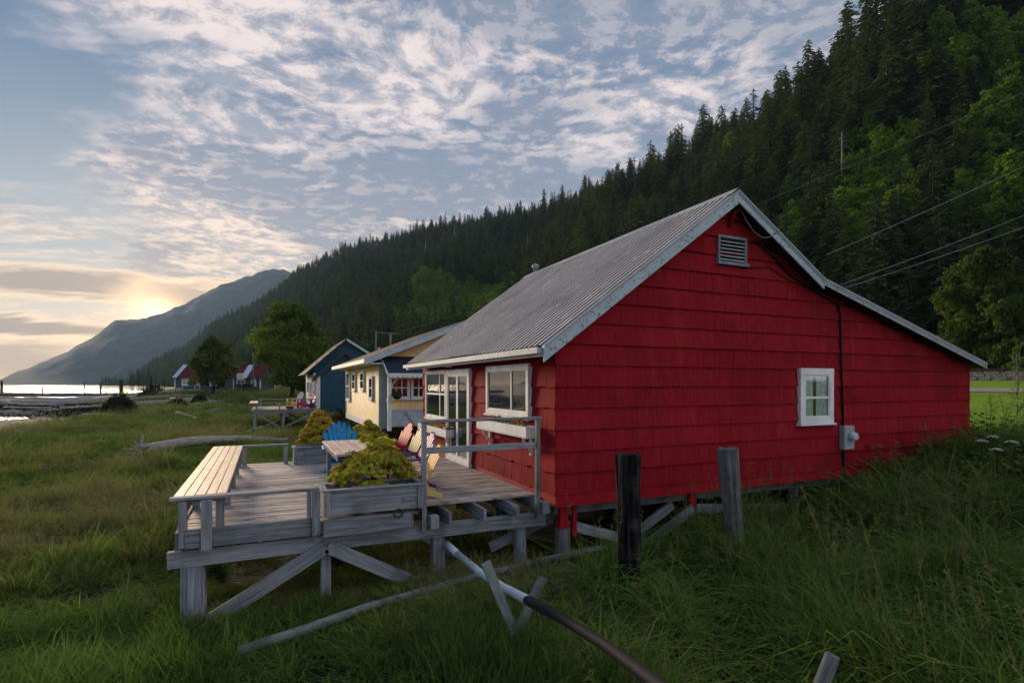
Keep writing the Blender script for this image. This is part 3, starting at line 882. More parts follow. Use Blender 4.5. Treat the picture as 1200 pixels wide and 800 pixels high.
# window boxes on brackets
def leafball(mb, c, r, n, size, flat=.7, tip=0, up=.3):
    for _ in range(n):
        q = Vector((random.gauss(0, 1), random.gauss(0, 1), random.gauss(0, 1))).normalized() * (r * random.uniform(.35, 1) )
        q.z *= flat
        leafquad(mb, Vector(c) + q, size * random.uniform(.6, 1.3), Vector((random.gauss(0, 1), random.gauss(0, 1), random.gauss(0, .6) + up)))
def leafquad(mb, p, s, nrm, asp=.6, r=None):
    nrm = nrm.normalized(); a = nrm.orthogonal().normalized()
    a = Matrix.Rotation(random.uniform(0, 6.28), 3, nrm) @ a; c = nrm.cross(a)
    mb.poly([p - a * s * .5, p + c * s * .5 * asp, p + a * s * .5, p - c * s * .5 * asp], r)
for y0, y1, z0 in ((7.90, 10.15, .93), (12.15, 14.7, .56)):
    mb = MB(); zt = z0 + .17
    mb.box(3.83, 3.86, y0, y1, z0, zt); mb.box(4.03, 4.06, y0, y1, z0, zt); mb.box(3.86, 4.03, y0, y0 + .03, z0, zt); mb.box(3.86, 4.03, y1 - .03, y1, z0, zt); mb.box(3.84, 4.05, y0 + .01, y1 - .01, z0 - .02, z0 - .001)
    wb = put(mb, 'window_box', M['white'], bevel=.004)
    mb = MB(); mb.box(3.862, 4.028, y0 + .03, y1 - .03, z0 + .1, z0 + .14); add(mb, 'soil', M['soil'], wb, HO)
    for yb in (y0 + .22, y1 - .22):
        mb = MB()
        mb.tube([(3.88, yb, z0 - .022), (3.92, yb, z0 - .12), (4.0, yb, z0 - .2), (4.03, yb, z0 - .28)], .022, 6); mb.box(4.01, 4.055, yb - .02, yb + .02, z0 - .32, z0 - .022)
        add(mb, 'bracket', M['white'], wb, HO)
    mb = MB()
    for i in range(14): leafball(mb, (3.94, random.uniform(y0 + .1, y1 - .1), zt + .01), random.uniform(.05, .1), 26, .035)
    tag(add(mb, 'plants', M['leaf'], wb, HO), kind='stuff')
    mb = MB()
    for i in range(16): leafball(mb, (3.93, random.uniform(y0 + .1, y1 - .1), zt + random.uniform(.03, .1)), .03, 9, .035)
    tag(add(mb, 'flowers', M['bloom'], wb, HO), kind='stuff')

# stilts and cross-braces under the house
def post(mb, x, y, zt, w_=.2, lean=0, rnd=True):
    zb = ground(x, y) - .3
    if rnd: mb.tube([(x, y, zb), (x + lean * .4, y, (zb + zt) / 2), (x + lean, y, zt)], [w_ * .56, w_ * .52, w_ * .5], 10, rough=.18)
    else: mb.box(x - w_ / 2, x + w_ / 2, y - w_ / 2, y + w_ / 2, zb, zt, axis=2)
for i, x in enumerate((4.33, 6.95, 9.6, 12.4, 15.0)):
    for j, y in enumerate((7.6, 10.1, 12.6, 14.8)):
        mb = MB(); post(mb, x, y, FL - .16 if i else FL - .28, .24 if i == 0 else .2); put(mb, 'stilt', M['post_wood'])
mb = MB()
for y in (7.6, 10.1, 12.6, 14.8): mb.box(4.15, 15.2, y - .07, y + .07, FL - .16, FL - .005, axis=0)
put(mb, 'floor_beam', M['post_wood'])
mb = MB(); mb.box(4.22, 4.36, 7.47, 7.6, -.42, -.11, axis=2); mb.box(4.45, 4.52, 7.47, 7.53, -.62, -.11, axis=2); mb.box(4.2, 4.4, 7.46, 7.62, -.46, -.40)
put(mb, 'red_block', M['red_trim'])
mb = MB(); mb.box(6.82, 6.95, 7.44, 7.56, -.36, -.11, axis=2); put(mb, 'red_block', M['red_trim'])
for p0, p1 in (((4.5, 7.5, -.47), (6.0, 7.5, -.95)), ((5.75, 7.42, -.98), (6.85, 7.42, -.38)), ((5.55, 7.6, -.85), (6.55, 7.6, -.33)), ((7.0, 7.5, -.42), (9.3, 7.5, -.62)), ((3.2, 7.9, -.75), (4.3, 7.9, -.40)),
               ((4.4, 12.6, -.9), (6.9, 12.6, -.3)), ((6.9, 10.1, -.9), (4.4, 10.1, -.3))):
    mb = MB(); mb.beam(p0, p1, .04, .16); put(mb, 'brace', M['grey_wood'])

# ================================================================== deck
deck = empty('wooden_deck', 'weathered grey timber deck on posts in front of the red cabin with built-in bench', 'deck', (1.5, 10.5, -1.0))
DO = Vector(deck.location)
def dput(mb, name, mats, par=None, bevel=.004): return add(mb, name, mats, par or deck, DO, bevel)
mb = MB(); y = 7.56; i = 0
while y < 13.62:
    w_ = .138; x0 = -.93 if True else 0; x1 = 1.97 if y < 7.93 else 4.05
    cuts = [x0] + sorted(random.uniform(x0 + .8, x1 - .8) for _ in range(random.choice((0, 1)))) + [x1]
    for a, b_ in zip(cuts[:-1], cuts[1:]):
        mb.box(a + .002, b_ - .002, y, y + w_ - .014, -.036 + random.uniform(-.003, .003), 0 + random.uniform(-.004, .003), axis=0)
    y += w_
dput(mb, 'planking', M['deck_wood'])
mb = MB()
for k, x in enumerate((-.7, -.05, .6, 1.25, 1.9, 2.42, 2.95, 3.48, 3.97)):
    mb.box(x - .024, x + .024, 7.45 if x > 2.1 else 7.60, 13.6, -.22, -.038, axis=1)
dput(mb, 'joist', M['grey_wood'])
mb = MB(); mb.beam((-1.06, 7.68, -.325), (.72, 7.68, -.315), .09, .20); mb.beam((.723, 7.69, -.315), (4.06, 7.69, -.335), .09, .20); dput(mb, 'beam', M['grey_wood'])
for y in (10.6, 13.3):
    mb = MB(); mb.box(-.98, 4.04, y - .05, y + .05, -.42, -.222, axis=0); dput(mb, 'beam', M['grey_wood'])
mb = MB(); mb.box(-.86, .66, 7.505, 7.548, -.17, .055, axis=0); dput(mb, 'rim_board', M['grey_wood'])
mb = MB(); mb.box(.70, 1.86, 7.49, 7.546, -.21, .02, axis=0); dput(mb, 'rim_board', M['grey_wood'])
mb = MB(); mb.box(-.97, -.932, 7.56, 13.6, -.2, .02, axis=1); dput(mb, 'rim_board', M['grey_wood'])
for x, y, w_, rnd in ((-.80, 7.74, .27, 1), (.755, 7.78, .13, 0), (2.33, 7.80, .17, 0), (3.68, 7.80, .19, 1), (-.8, 10.6, .2, 1), (1.0, 10.6, .18, 1), (3.0, 10.6, .18, 1), (-.8, 13.3, .22, 1), (1.0, 13.3, .18, 1), (3.0, 13.3, .18, 1)):
    mb = MB(); post(mb, x, y, -.425 if y < 9 else -.42, w_, rnd=rnd)
    dput(mb, 'support_post', M['grey_wood'])
mb = MB(); mb.beam((.745, 7.615, -.36), (-.62, 7.615, -1.12), .038, .19); dput(mb, 'brace', M['grey_wood'])
mb = MB(); mb.beam((.765, 7.615, -.36), (2.15, 7.615, -1.14), .038, .18); dput(mb, 'brace', M['grey_wood'])
mb = MB(); mb.beam((1.9, 9.2, -.45), (3.1, 8.2, -1.15), .035, .09); dput(mb, 'brace', M['grey_wood'])
mb = MB(); mb.beam((-.8, 10.5, -.45), (.9, 10.5, -1.15), .04, .15); dput(mb, 'brace', M['grey_wood'])
# bench along the left edge
mb = MB()
xs = [-1.0 + i * .116 for i in range(5)]
for x in xs:
    for a, b_ in ((7.64, 10.4 + random.uniform(-.8, .8)),):
        mb.box(x + .003, x + .110, a, b_ - .002, .405, .445 + random.uniform(-.003, .003), axis=1); mb.box(x + .003, x + .110, b_ + .002, 13.42, .405, .445 + random.uniform(-.003, .003), axis=1)
bench = dput(mb, 'bench_top', M['bench_wood'])
for y in (7.66, 9.1, 10.6, 12.1, 13.3):
    for x in (-.90, -.50):
        mb = MB(); mb.box(x - .045, x + .045, y - .02, y + .07, -.15 if y < 7.7 else .0, .35, axis=2); add(mb, 'leg', M['grey_wood'], bench, DO, .003)
    mb = MB(); mb.box(-.97, -.44, y - .02, y + .02, .352, .403, axis=0); add(mb, 'bearer', M['grey_wood'], bench, DO, .003)
mb = MB(); mb.box(-1.02, .655, 7.50, 7.632, .41, .447, axis=0, jit=.004); front_rail = dput(mb, 'front_rail', M['grey_wood'])
for x0, x1, y0, y1, z0, z1 in ((-.69, -.57, 7.46, 7.50, -.20, .40), (.56, .66, 7.455, 7.50, -.16, .408), (-.93, -.84, 7.52, 7.6, -.16, .40), (.50, .555, 7.5, 7.56, .05, .40)):
    mb = MB(); mb.box(x0, x1, y0, y1, z0, z1, axis=2); add(mb, 'rail_post', M['grey_wood'], front_rail, DO, .003)
mb = MB(); mb.box(-.42, .50, 13.28, 13.42, .41, .447, axis=0); back_rail = dput(mb, 'back_rail', M['grey_wood'])
for x0 in (.40, .46 - .3 * 3):
    mb = MB(); mb.box(x0, x0 + .09, 13.3, 13.38, -.1, .408, axis=2); add(mb, 'rail_post', M['grey_wood'], back_rail, DO, .003)
# right-hand railing
mb = MB(); mb.box(2.01, 3.93, 7.53, 7.62, 1.245, 1.283, axis=0, jit=.004); rail = dput(mb, 'railing', M['grey_wood'])
mb = MB(); mb.box(2.10, 3.84, 7.56, 7.60, .80, .89, axis=0); add(mb, 'mid_rail', M['grey_wood'], rail, DO, .003)
for x in (2.065, 3.875):
    mb = MB(); mb.box(x - .033, x + .033, 7.545, 7.615, -.30, 1.243, axis=2); add(mb, 'rail_post', M['pole_pale'] if x > 3 else M['grey_wood'], rail, DO, .003)
mb = MB(); mb.box(3.90, 4.03, 7.44, 7.60, -.20, -.03, axis=1); dput(mb, 'block', M['grey_wood'])
mb = MB(); mb.box(2.12, 2.24, 7.42, 7.55, -.24, -.06, axis=1); dput(mb, 'block', M['grey_wood'])
mb = MB(); mb.tube([(1.68 + .06 * math.cos(t * .7), 7.478, .02 + .055 * math.sin(t * .7)) for t in range(10)], .012, 6); dput(mb, 'rope_ring', M['soil'], bevel=0)


# planter boxes resting on the deck
def planter(name_label, x0, x1, y0, y1, z0, z1, plants=True):
    t = empty('planter_box', name_label, 'planter', ((x0 + x1) / 2, (y0 + y1) / 2, z0))
    off = Vector(t.location)
    m1 = MB()
    for k in range(2):
        za, zb = z0 + (z1 - z0) * k / 2 + .002, z0 + (z1 - z0) * (k + 1) / 2 - .002
        m1.box(x0, x1, y0, y0 + .03, za, zb, axis=0); m1.box(x0, x1, y1 - .03, y1, za, zb, axis=0)
        m1.box(x0, x0 + .03, y0 + .032, y1 - .032, za, zb, axis=1); m1.box(x1 - .03, x1, y0 + .032, y1 - .032, za, zb, axis=1)
    m1.box(x0 + .03, x1 - .03, y0 + .03, y1 - .03, z0, z0 + .02)
    add(m1, 'side_board', M['grey_wood'], t, off, .003)
    m1 = MB()
    m1.box(x0 - .03, x1 + .03, y0 - .03, y0 + .045, z1, z1 + .025, axis=0); m1.box(x0 - .03, x1 + .03, y1 - .045, y1 + .03, z1, z1 + .025, axis=0)
    m1.box(x0 - .03, x0 + .045, y0 + .047, y1 - .047, z1, z1 + .024, axis=1); m1.box(x1 - .045, x1 + .03, y0 + .047, y1 - .047, z1, z1 + .024, axis=1)
    for x in (x0 + .02, x1 - .06): m1.box(x - .02, x + .06, y0 - .022, y0 - .001, z0, z1 - .002, axis=2)
    add(m1, 'trim', M['grey_wood'], t, off, .003)
    m1 = MB(); m1.box(x0 + .03, x1 - .03, y0 + .03, y1 - .03, z1 - .12, z1 - .05, .5); add(m1, 'soil', M['soil'], t, off)
    if plants:
        m1 = MB()
        for _ in range(int((x1 - x0) * 20)): leafball(m1, (random.uniform(x0 + .08, x1 - .08), random.uniform(y0 + .08, y1 - .08), z1 - .02), random.uniform(.03, .07), 20, .028, .6)
        tag(add(m1, 'seedlings', M['leaf_dark'], t, off), kind='stuff')
        m1 = MB()
        for _ in range(7): leafball(m1, (x0 + random.uniform(.12, .55), random.uniform(y0 + .08, y1 - .1), z1 + random.uniform(.0, .04)), .035, 14, .035, .6)
        tag(add(m1, 'blooms', M['bloom'], t, off), kind='stuff')
    return t


planter('long grey wooden planter box with seedlings, on the near edge of the red cabin deck', .71, 2.03, 7.50, 8.02, .06, .385)
planter('grey wooden planter box at the far edge of the deck, beside the back rail', .60, 1.62, 13.1, 13.52, .005, .36, False)

# ------------------------------------------------------------ table
tb = empty('picnic_table', 'long plank table with faded pattern, between the maples and the row of chairs', 'table', (1.4, 9.5, 0))
TO = Vector(tb.location)
mb = MB()
for k in range(5): mb.box(.97 + k * .16, .97 + k * .16 + .155, 8.42, 10.55, .715, .752, axis=1)
add(mb, 'table_top', M['table_wood'], tb, TO, .004)
mb = MB(); mb.box(1.0, 1.74, 8.5, 8.53, .63, .713, axis=0); mb.box(1.0, 1.74, 10.4, 10.43, .63, .713, axis=0); mb.box(1.0, 1.03, 8.53, 10.4, .63, .713, axis=1); mb.box(1.71, 1.74, 8.53, 10.4, .63, .713, axis=1)
add(mb, 'apron', M['teal'], tb, TO)
for x in (1.03, 1.65):
    for y in (8.53, 10.32):
        mb = MB(); mb.box(x, x + .07, y, y + .07, .002, .712, axis=2); add(mb, 'leg', M['grey_wood'], tb, TO, .004)


# ------------------------------------------------------------ adirondack chairs (front = -y locally)
def chair(label, loc, rz, cb, cf, group, nsl=6, s=1.0, tall=1.0):
    t = empty('garden_chair', label, 'chair', loc, rz, group)
    t.scale = (s, s, s)
    m1 = MB()
    for k in range(6):
        y = -.30 + k * .088; z = .36 - k * .026
        m1.beam((-.25, y, z), (.25, y, z), .078, .02, (0, .28, 1))
    m1.build('seat', cf, t, .003)
    m1 = MB(); W = .56
    for k in range(nsl):
        u = (k + .5) / nsl - .5
        h = (.82 - 1.05 * u * u * 1.0) * tall
        base = Vector((u * W * .72, .20, .20)); tip = Vector((u * W * 1.18, .20 + h * .42, .20 + h * .90))
        X = (tip - base).normalized()
        wd = W * 1.0 / nsl * .80
        m1.beam(base, tip, wd, .018, (0, -1, .45))
        m1.tube([tip - X * .002 + Vector((0, 0, 0)), tip + X * wd * .42], [wd * .5, wd * .12], 8)
    m1.build('backrest', cb, t, .003)
    m1 = MB()
    m1.beam((-.30, .33, .50), (.30, .33, .50), .035, .05); m1.beam((-.26, .24, .24), (.26, .24, .24), .05, .04)
    m1.build('back_rail', cf, t)
    for sx_ in (-1, 1):
        m1 = MB(); m1.prism([(sx_ * .34 - .055, -.38, .52), (sx_ * .34 + .055, -.38, .52), (sx_ * .32 + .045, .1, .52), (sx_ * .30 + .03, .36, .52), (sx_ * .30 - .03, .36, .52), (sx_ * .32 - .045, .1, .52)], (0, 0, .022))
        m1.build('armrest', cf, t, .004)
        m1 = MB(); m1.box(sx_ * .29 - .012, sx_ * .29 + .012, -.34, -.24, .0, .52, axis=2); m1.build('leg', cf, t, .003)
        m1 = MB(); m1.beam((sx_ * .262, -.34, .31), (sx_ * .262, .52, .03), .022, .10); m1.build('leg', cf, t, .003)
    return t


G = 'adirondack chairs on the deck of the red cabin'
chair('bright blue adirondack chair at the far end of the plank table', (1.42, 11.25, 0), R(0), M['chair_blue'], M['chair_blue'], G, 7, 1.05)
chair('red adirondack chair with fanned back, farthest of the row by the cabin wall', (2.18, 11.05, 0), R(-86), M['chair_red'], M['chair_red'], G, 7, 1.06)
chair('pale cream adirondack chair between the red and the lavender chairs', (2.16, 10.05, 0), R(-88), M['chair_cream'], M['chair_purple'], G, 6, 1.03)
chair('lavender adirondack chair with purple arms and seat', (2.14, 9.25, 0), R(-90), M['chair_lavender'], M['chair_purple'], G, 6, 1.0)
chair('yellow adirondack chair with its side to the viewer, nearest of the row', (2.12, 8.55, 0), R(-92), M['chair_yellow'], M['chair_cream'], G, 6, .86)


# ------------------------------------------------------------ potted maples
def lace_maple(label, c, pot_r, pot_h, h, r, n, mt, seed, leaf=.07, off_pot=0.0):
    random.seed(seed)
    t = empty('potted_maple', label, 'maple', c)
    m1 = MB()
    prof = [(pot_r * .62, .0), (pot_r * .95, pot_h * .35), (pot_r, pot_h * .7), (pot_r * .86, pot_h * .93), (pot_r * .98, pot_h), (pot_r * .85, pot_h), (pot_r * .8, pot_h * .9), (.001, pot_h * .88)]
    lathe(m1, (0, 0, 0), prof, 24); p_ = m1.build('pot', M['blue_glaze'], t)
    m1 = MB(); branches = []
    for k in range(9):
        a = k * 2.4 + random.uniform(-.3, .3); rr = r * random.uniform(.35, .8); hh = pot_h + h * random.uniform(.40, .66)
        pts = [(0, 0, pot_h * .85), (rr * .25 * math.cos(a), rr * .25 * math.sin(a), pot_h + (hh - pot_h) * .55), (rr * .7 * math.cos(a), rr * .7 * math.sin(a), hh), (rr * 1.1 * math.cos(a), rr * 1.1 * math.sin(a), hh - .08)]
        m1.tube(pts, [.016, .012, .008, .004], 5); branches.append(pts)
    m1.build('trunk', M['bark'], t)
    m1 = MB(); tips = []
    pads = []
    for k in range(64):
        a = random.uniform(0, 6.28); q = math.sqrt(random.random()) * r
        pads.append((q * math.cos(a), q * math.sin(a), pot_h + h * (1.0 - .80 * (q / r) ** 1.6) * random.uniform(.55, 1.0), r * random.uniform(.13, .30)))
    for (px, py, pz, pr_) in pads:
        nn = n // 64
        for _ in range(nn):
            a = random.uniform(0, 6.28); q = math.sqrt(random.random()) * pr_
            out = Vector((px, py, 0)); out = out.normalized() if out.length > .02 else Vector((1, 0, 0))
            x, y = px + q * math.cos(a), py + q * math.sin(a)
            z = pz - (q / pr_) ** 2 * pr_ * .45 - random.random() * .05
            if z < pot_h * .75 and (y < 0 or random.random() < .6): continue
            dirv = Vector((x - px * .3, y - py * .3, -.55 * (1 + q)))
            dirv = (dirv + Vector((random.gauss(0, .1), random.gauss(0, .1), random.gauss(0, .1)))).normalized()
            side = dirv.cross(Vector((random.gauss(0, .4), random.gauss(0, .4), 1))).normalized()
            s_ = leaf * random.uniform(.6, 1.3); rr = min(1, random.random() * .6 + .4 * (pz - pot_h) / h)
            p = Vector((x, y, z))
            for f_ in (-.55, 0, .55):     # three thin fingers of one cut leaf
                d2 = (dirv + side * f_).normalized(); s2 = side * s_ * .17
                m1.poly([p - s2, p + d2 * s_ * .6 - s2, p + d2 * s_, p + d2 * s_ * .55 + s2], rr)
                tips.append(1.0 if random.random() < .22 else 0.0)
    o = m1.build('crown', mt, t)
    at = o.data.attributes.new('tip', 'FLOAT', 'FACE'); at.data.foreach_set('value', np.array(tips, dtype=np.float32))
    return t


lace_maple('mounded green laceleaf maple in a blue glazed pot behind the near planter box', (1.47, 8.22, 0), .27, .36, .80, .54, 4300, M['maple'], 11)
lace_maple('golden laceleaf maple at the far edge of the deck, left of the blue chair', (1.25, 13.85, .1), .16, .25, 1.02, .44, 7000, M['maple_gold'], 12)
lace_maple('small bronze laceleaf maple behind the table, left of the red chair', (2.0, 12.2, 0), .2, .34, .78, .50, 5600, M['maple'], 13)
random.seed(21)
for lb, c, r_, h_, mm in (('small terracotta pot beside the nearest yellow chair', (1.92, 8.3, 0), .11, .22, 'terracotta'), ('small blue glazed pot under the maple behind the near planter', (1.05, 8.25, 0), .13, .3, 'blue_glaze')):
    t = empty('flower_pot', lb, 'pot', c)
    mb = MB(); lathe(mb, (0, 0, 0), [(r_ * .7, 0), (r_ * .92, h_ * .8), (r_ * 1.05, h_ * .82), (r_ * 1.05, h_), (r_ * .9, h_), (r_ * .85, h_ * .85), (.001, h_ * .84)], 20); mb.build('pot', M[mm], t)
    mb = MB(); leafball(mb, (0, 0, h_ + .05), r_ * 1.1, 160, .04); mb.build('plant', M['leaf_dark'], t)

# ================================================================== yellow cabin
def lap_siding(mb, a0, a1, to3, z0, z1, top=None, step=.14, lift=.022):
    z = z0; k = 0
    while z < z1:
        zt = min(z + step, z1)
        n = 1 if top is None else max(1, int((a1 - a0) / .5))
        r = random.random()
        for i in range(n):
            b0, b1 = a0 + (a1 - a0) * i / n, a0 + (a1 - a0) * (i + 1) / n
            ta = min(zt, top(b0)) if top else zt; tb_ = min(zt, top(b1)) if top else zt
            if ta <= z + .002 and tb_ <= z + .002: continue
            ta = max(ta, z + .001); tb_ = max(tb_, z + .001)
            mb.poly([to3(b0, lift, z), to3(b1, lift, z), to3(b1, .004, tb_), to3(b0, .004, ta)], r)
            mb.poly([to3(b0, 0, z), to3(b1, 0, z), to3(b1, lift, z), to3(b0, lift, z)], r)
        z += step; k += 1


yc = empty('yellow_cabin', 'cream yellow cabin with pale blue trim, grey roof and a dark blue porch roof', 'cabin', (9, 31, -1.2))
YO = Vector(yc.location)
def yput(mb, name, mt, par=None, bevel=0): return add(mb, name, mt, par or yc, YO, bevel)
yx, y0_, y1_, yxr = 4.95, 26.0, 37.4, 13.6
yroof = [(4.15, 2.93), (9.2, 4.98), (14.2, 2.95)]
yz = lambda x: float(np.interp(x, [q[0] for q in yroof], [q[1] for q in yroof]))
mb = MB(); mb.prism([(yx + .01, y0_ + .01, -.25), (yx + .01, y0_ + .01, yz(yx) - .12), (9.2, y0_ + .01, 4.86), (yxr, y0_ + .01, yz(yxr) - .12), (yxr, y0_ + .01, -.25)], (0, y1_ - y0_, 0)); yput(mb, 'wall', M['yellow'])
mb = MB()
lap_siding(mb, y0_, y1_, lambda a, o, z: (yx - o, a, z), -.1, 3.05)
lap_siding(mb, yx, yxr, lambda a, o, z: (a, y0_ - o, z), -.1, 4.95, lambda x: yz(x) - .1)
yput(mb, 'siding', M['yellow'])
mb = MB(); mb.box(yx - .045, yx + .14, y0_ - .045, y0_ + .12, -.35, 3.02, axis=2); mb.box(yx + .16, yx + .44, y0_ - .04, y0_ - .005, -.3, 3.1, axis=2); yput(mb, 'corner_board', M['paleblue'])
mb = MB(); mb.box(yx - .045, yx + .1, y1_ - .1, y1_ + .03, -.35, 3.0, axis=2); yput(mb, 'corner_board', M['paleblue'])
mb = MB(); mb.box(yx - .05, yx - .0, y0_ - .04, y1_, -.42, -.1, axis=1); yput(mb, 'skirt_board', M['white'])
for sgn in (0, 1):
    (xa, za), (xb, zb) = yroof[sgn], yroof[sgn + 1]
    mb = MB(); n = 14
    for i in range(n):
        f0, f1 = i / n, (i + 1) / n
        xA, zA, xB, zB = xa + (xb - xa) * f0, za + (zb - za) * f0, xa + (xb - xa) * f1, za + (zb - za) * f1
        mb.prism([(xA, 25.2, zA), (xB, 25.2, zB + .01), (xB, 25.2, zB - .05), (xA, 25.2, zA - .05)], (0, 12.8, 0))
    yput(mb, 'roof', M['slate'])
    mb = MB(); mb.prism([(xa, 25.14, za - .01), (xb, 25.14, zb - .01), (xb, 25.14, zb - .26), (xa, 25.14, za - .26)], (0, .05, 0)); yput(mb, 'barge_board', M['paleblue'])
mb = MB(); mb.box(4.08, 4.14, 25.15, 38.0, 2.74, 2.93, axis=1); mb.box(4.15, yx, 25.2, 37.9, 2.72, 2.76, axis=1); yput(mb, 'fascia', M['white'])
for a0, a1, z0, z1 in ((35.3, 36.9, .75, 2.6), (33.0, 34.3, 1.40, 2.5), (30.0, 31.2, 1.45, 2.5), (27.4, 28.4, 1.0, 2.2)):
    window(yc, YO, 'y', yx - .02, a0, a1, z0, z1, [(0, 1, 0, .5), (0, 1, .5, 1)], fw=.12, fm='white' if a0 > 29 else 'paleblue')
for y in (26.2, 29.8, 33.4, 37.2):
    for x in (5.2, 9, 13.2):
        mb = MB(); post(mb, x, y, -.25, .22); yput(mb, 'stilt', M['post_wood'])
# porch on the front
px0, px1, pyf = 5.05, 10.2, 24.6
mb = MB()
mb.box(px0, px1, pyf, pyf + .06, -.12, .60, axis=0); yput(mb, 'porch_panel', M['paleblue'])
mb = MB()
mb.box(px0, px1, pyf - .02, pyf - .002, .56, .66, axis=0)
for k in range(5):
    xa = px0 + .35 + k * 1.0
    mb.beam((xa, pyf - .018, -.1), (xa + .45, pyf - .018, .52), .028, .05, (0, 1, 0)); mb.beam((xa + .9, pyf - .018, -.1), (xa + .45, pyf - .020, .52), .028, .05, (0, 1, 0))
yput(mb, 'cross_trim', M['bluewhite'])
mb = MB(); mb.box(px0 + .1, px1, pyf + .5, pyf + .55, .1, 1.1, axis=0); yput(mb, 'porch_wall', M['yellow'])
for k in range(4):
    window(yc, YO, 'x', pyf + .5, px0 + .1 + k * 1.05, px0 + 1.1 + k * 1.05, 1.1, 2.15, [(i / 3, (i + 1) / 3, j / 2, (j + 1) / 2) for i in range(3) for j in range(2)], fw=.10, fm='white', bar=.05)
mb = MB(); mb.box(px0, px0 + .16, pyf - .03, pyf + .13, -.3, 2.12, axis=2); mb.box(px0 - .03, px0 + .19, pyf - .06, pyf + .16, 1.02, 1.12); yput(mb, 'porch_post', M['white'])
mb = MB(); mb.tube([(px0 + .16, pyf + .05, 1.6), (px0 + .3, pyf + .05, 1.92), (px0 + .55, pyf + .05, 2.08)], .03, 6); yput(mb, 'post_bracket', M['white'])
mb = MB()
mb.prism([(px0 - .05, pyf - .25, 2.28), (px0 - .05, y0_ - .01, 2.86 + .25), (px0 - .05, y0_ - .01, 2.80 + .25), (px0 - .05, pyf - .25, 2.22)], (px1 - px0 + .1, 0, 0)); yput(mb, 'porch_roof', M['darkblue'])
mb = MB(); mb.prism([(px0 - .08, pyf - .26, 2.31), (px0 - .08, y0_ - .02, 3.14), (px0 - .08, y0_ - .02, 3.02), (px0 - .08, pyf - .26, 2.18)], (.028, 0, 0)); yput(mb, 'porch_barge', M['white'])
mb = MB(); mb.box(px0 - .05, px1, pyf - .275, pyf - .252, 2.16, 2.28, axis=0)
k = 0; x = px0 - .05
while x < px1:
    c = x + .11; pts = [(c + .11 * math.cos(t), pyf - .275, 2.165 + .10 * math.sin(t)) for t in [math.pi + i * math.pi / 6 for i in range(7)]]
    mb.prism(pts, (0, .02, 0)); x += .22
yput(mb, 'scalloped_valance', M['white'])
t = empty('hanging_basket', 'round hanging flower basket beside the white porch post of the yellow cabin', 'basket', (5.42, 24.45, 1.1))
mb = MB(); lathe(mb, (0, 0, 0), [(.02, 0), (.14, .03), (.2, .12), (.22, .2), (.0, .2)], 14); mb.build('bowl', M['bark'], t)
mb = MB(); leafball(mb, (0, 0, .22), .26, 500, .06); mb.build('foliage', M['leaf_dark'], t)
mb = MB()
for a in (0, 2.1, 4.2): mb.tube([(.2 * math.cos(a), .2 * math.sin(a), .2), (0, 0, .78), (0, 0, 1.1)], .006, 4)
mb.build('hanger', M['cable'], t)

# ================================================================== blue cabin and its deck
bc = empty('blue_cabin', 'deep blue lap-sided cabin with steep grey roof and white corner boards', 'cabin', (7, 50, -1.3))
BO = Vector(bc.location)
def bput(mb, name, mt, par=None, bevel=0): return add(mb, name, mt, par or bc, BO, bevel)
broof = [(2.9, 2.62), (6.1, 5.50), (9.6, 3.35)]
bz = lambda x: float(np.interp(x, [q[0] for q in broof], [q[1] for q in broof]))
mb = MB(); mb.prism([(3.62, 46.4, -.2), (3.62, 46.4, bz(3.62) - .1), (6.1, 46.4, 5.35), (9.4, 46.4, bz(9.4) - .1), (9.4, 46.4, -.2)], (0, 8.5, 0)); bput(mb, 'wall', M['teal'])
mb = MB(); lap_siding(mb, 3.62, 9.4, lambda a, o, z: (a, 46.38 - o, z), -.1, 5.4, lambda x: bz(x) - .1, .16); bput(mb, 'siding', M['teal'])
# front wing with the lower roof
mb = MB(); mb.prism([(3.72, 44.45, -.15), (3.72, 44.45, 2.40), (5.75, 44.45, 4.15), (7.6, 44.45, 2.7), (7.6, 44.45, -.15)], (0, 1.94, 0)); bput(mb, 'wing_wall', M['teal'])
wz = lambda x: float(np.interp(x, [3.5, 5.75, 7.8], [2.25, 4.25, 2.6]))
mb = MB(); lap_siding(mb, 3.72, 7.6, lambda a, o, z: (a, 44.43 - o, z), -.1, 4.2, lambda x: wz(x) - .08, .16); bput(mb, 'wing_siding', M['teal'])
mb = MB(); mb.box(3.66, 3.92, 44.36, 44.5, -.2, 2.45, axis=2); bput(mb, 'corner_board', M['white'])
mb = MB(); mb.box(3.58, 3.74, 46.30, 46.5, -.2, 2.7, axis=2); bput(mb, 'corner_board', M['white'])
for nm, pr_, ya, yb in (('roof', broof, 45.9, 55.2), ('wing_roof', [(3.3, 2.14), (5.75, 4.32), (7.9, 2.6)], 44.1, 46.6)):
    for (xa, za), (xb, zb) in zip(pr_[:-1], pr_[1:]):
        mb = MB(); mb.prism([(xa, ya, za), (xb, ya, zb), (xb, ya, zb - .06), (xa, ya, za - .06)], (0, yb - ya, 0)); bput(mb, nm, M['slate'])
        mb = MB(); mb.prism([(xa, ya - .05, za + .01), (xb, ya - .05, zb + .01), (xb, ya - .05, zb - .2), (xa, ya - .05, za - .2)], (0, .045, 0)); bput(mb, 'barge_board', M['paleblue'] if (xa > 5 and nm == 'roof') else M['slate'])
mb = MB(); mb.box(3.56, 3.61, 46.6, 54.7, -.1, 2.6, axis=1); bput(mb, 'side_wall', M['paleblue'])
window(bc, BO, 'y', 3.56, 50.0, 52.2, .9, 2.1, [(0, .5, 0, 1), (.5, 1, 0, 1)], fw=.12)
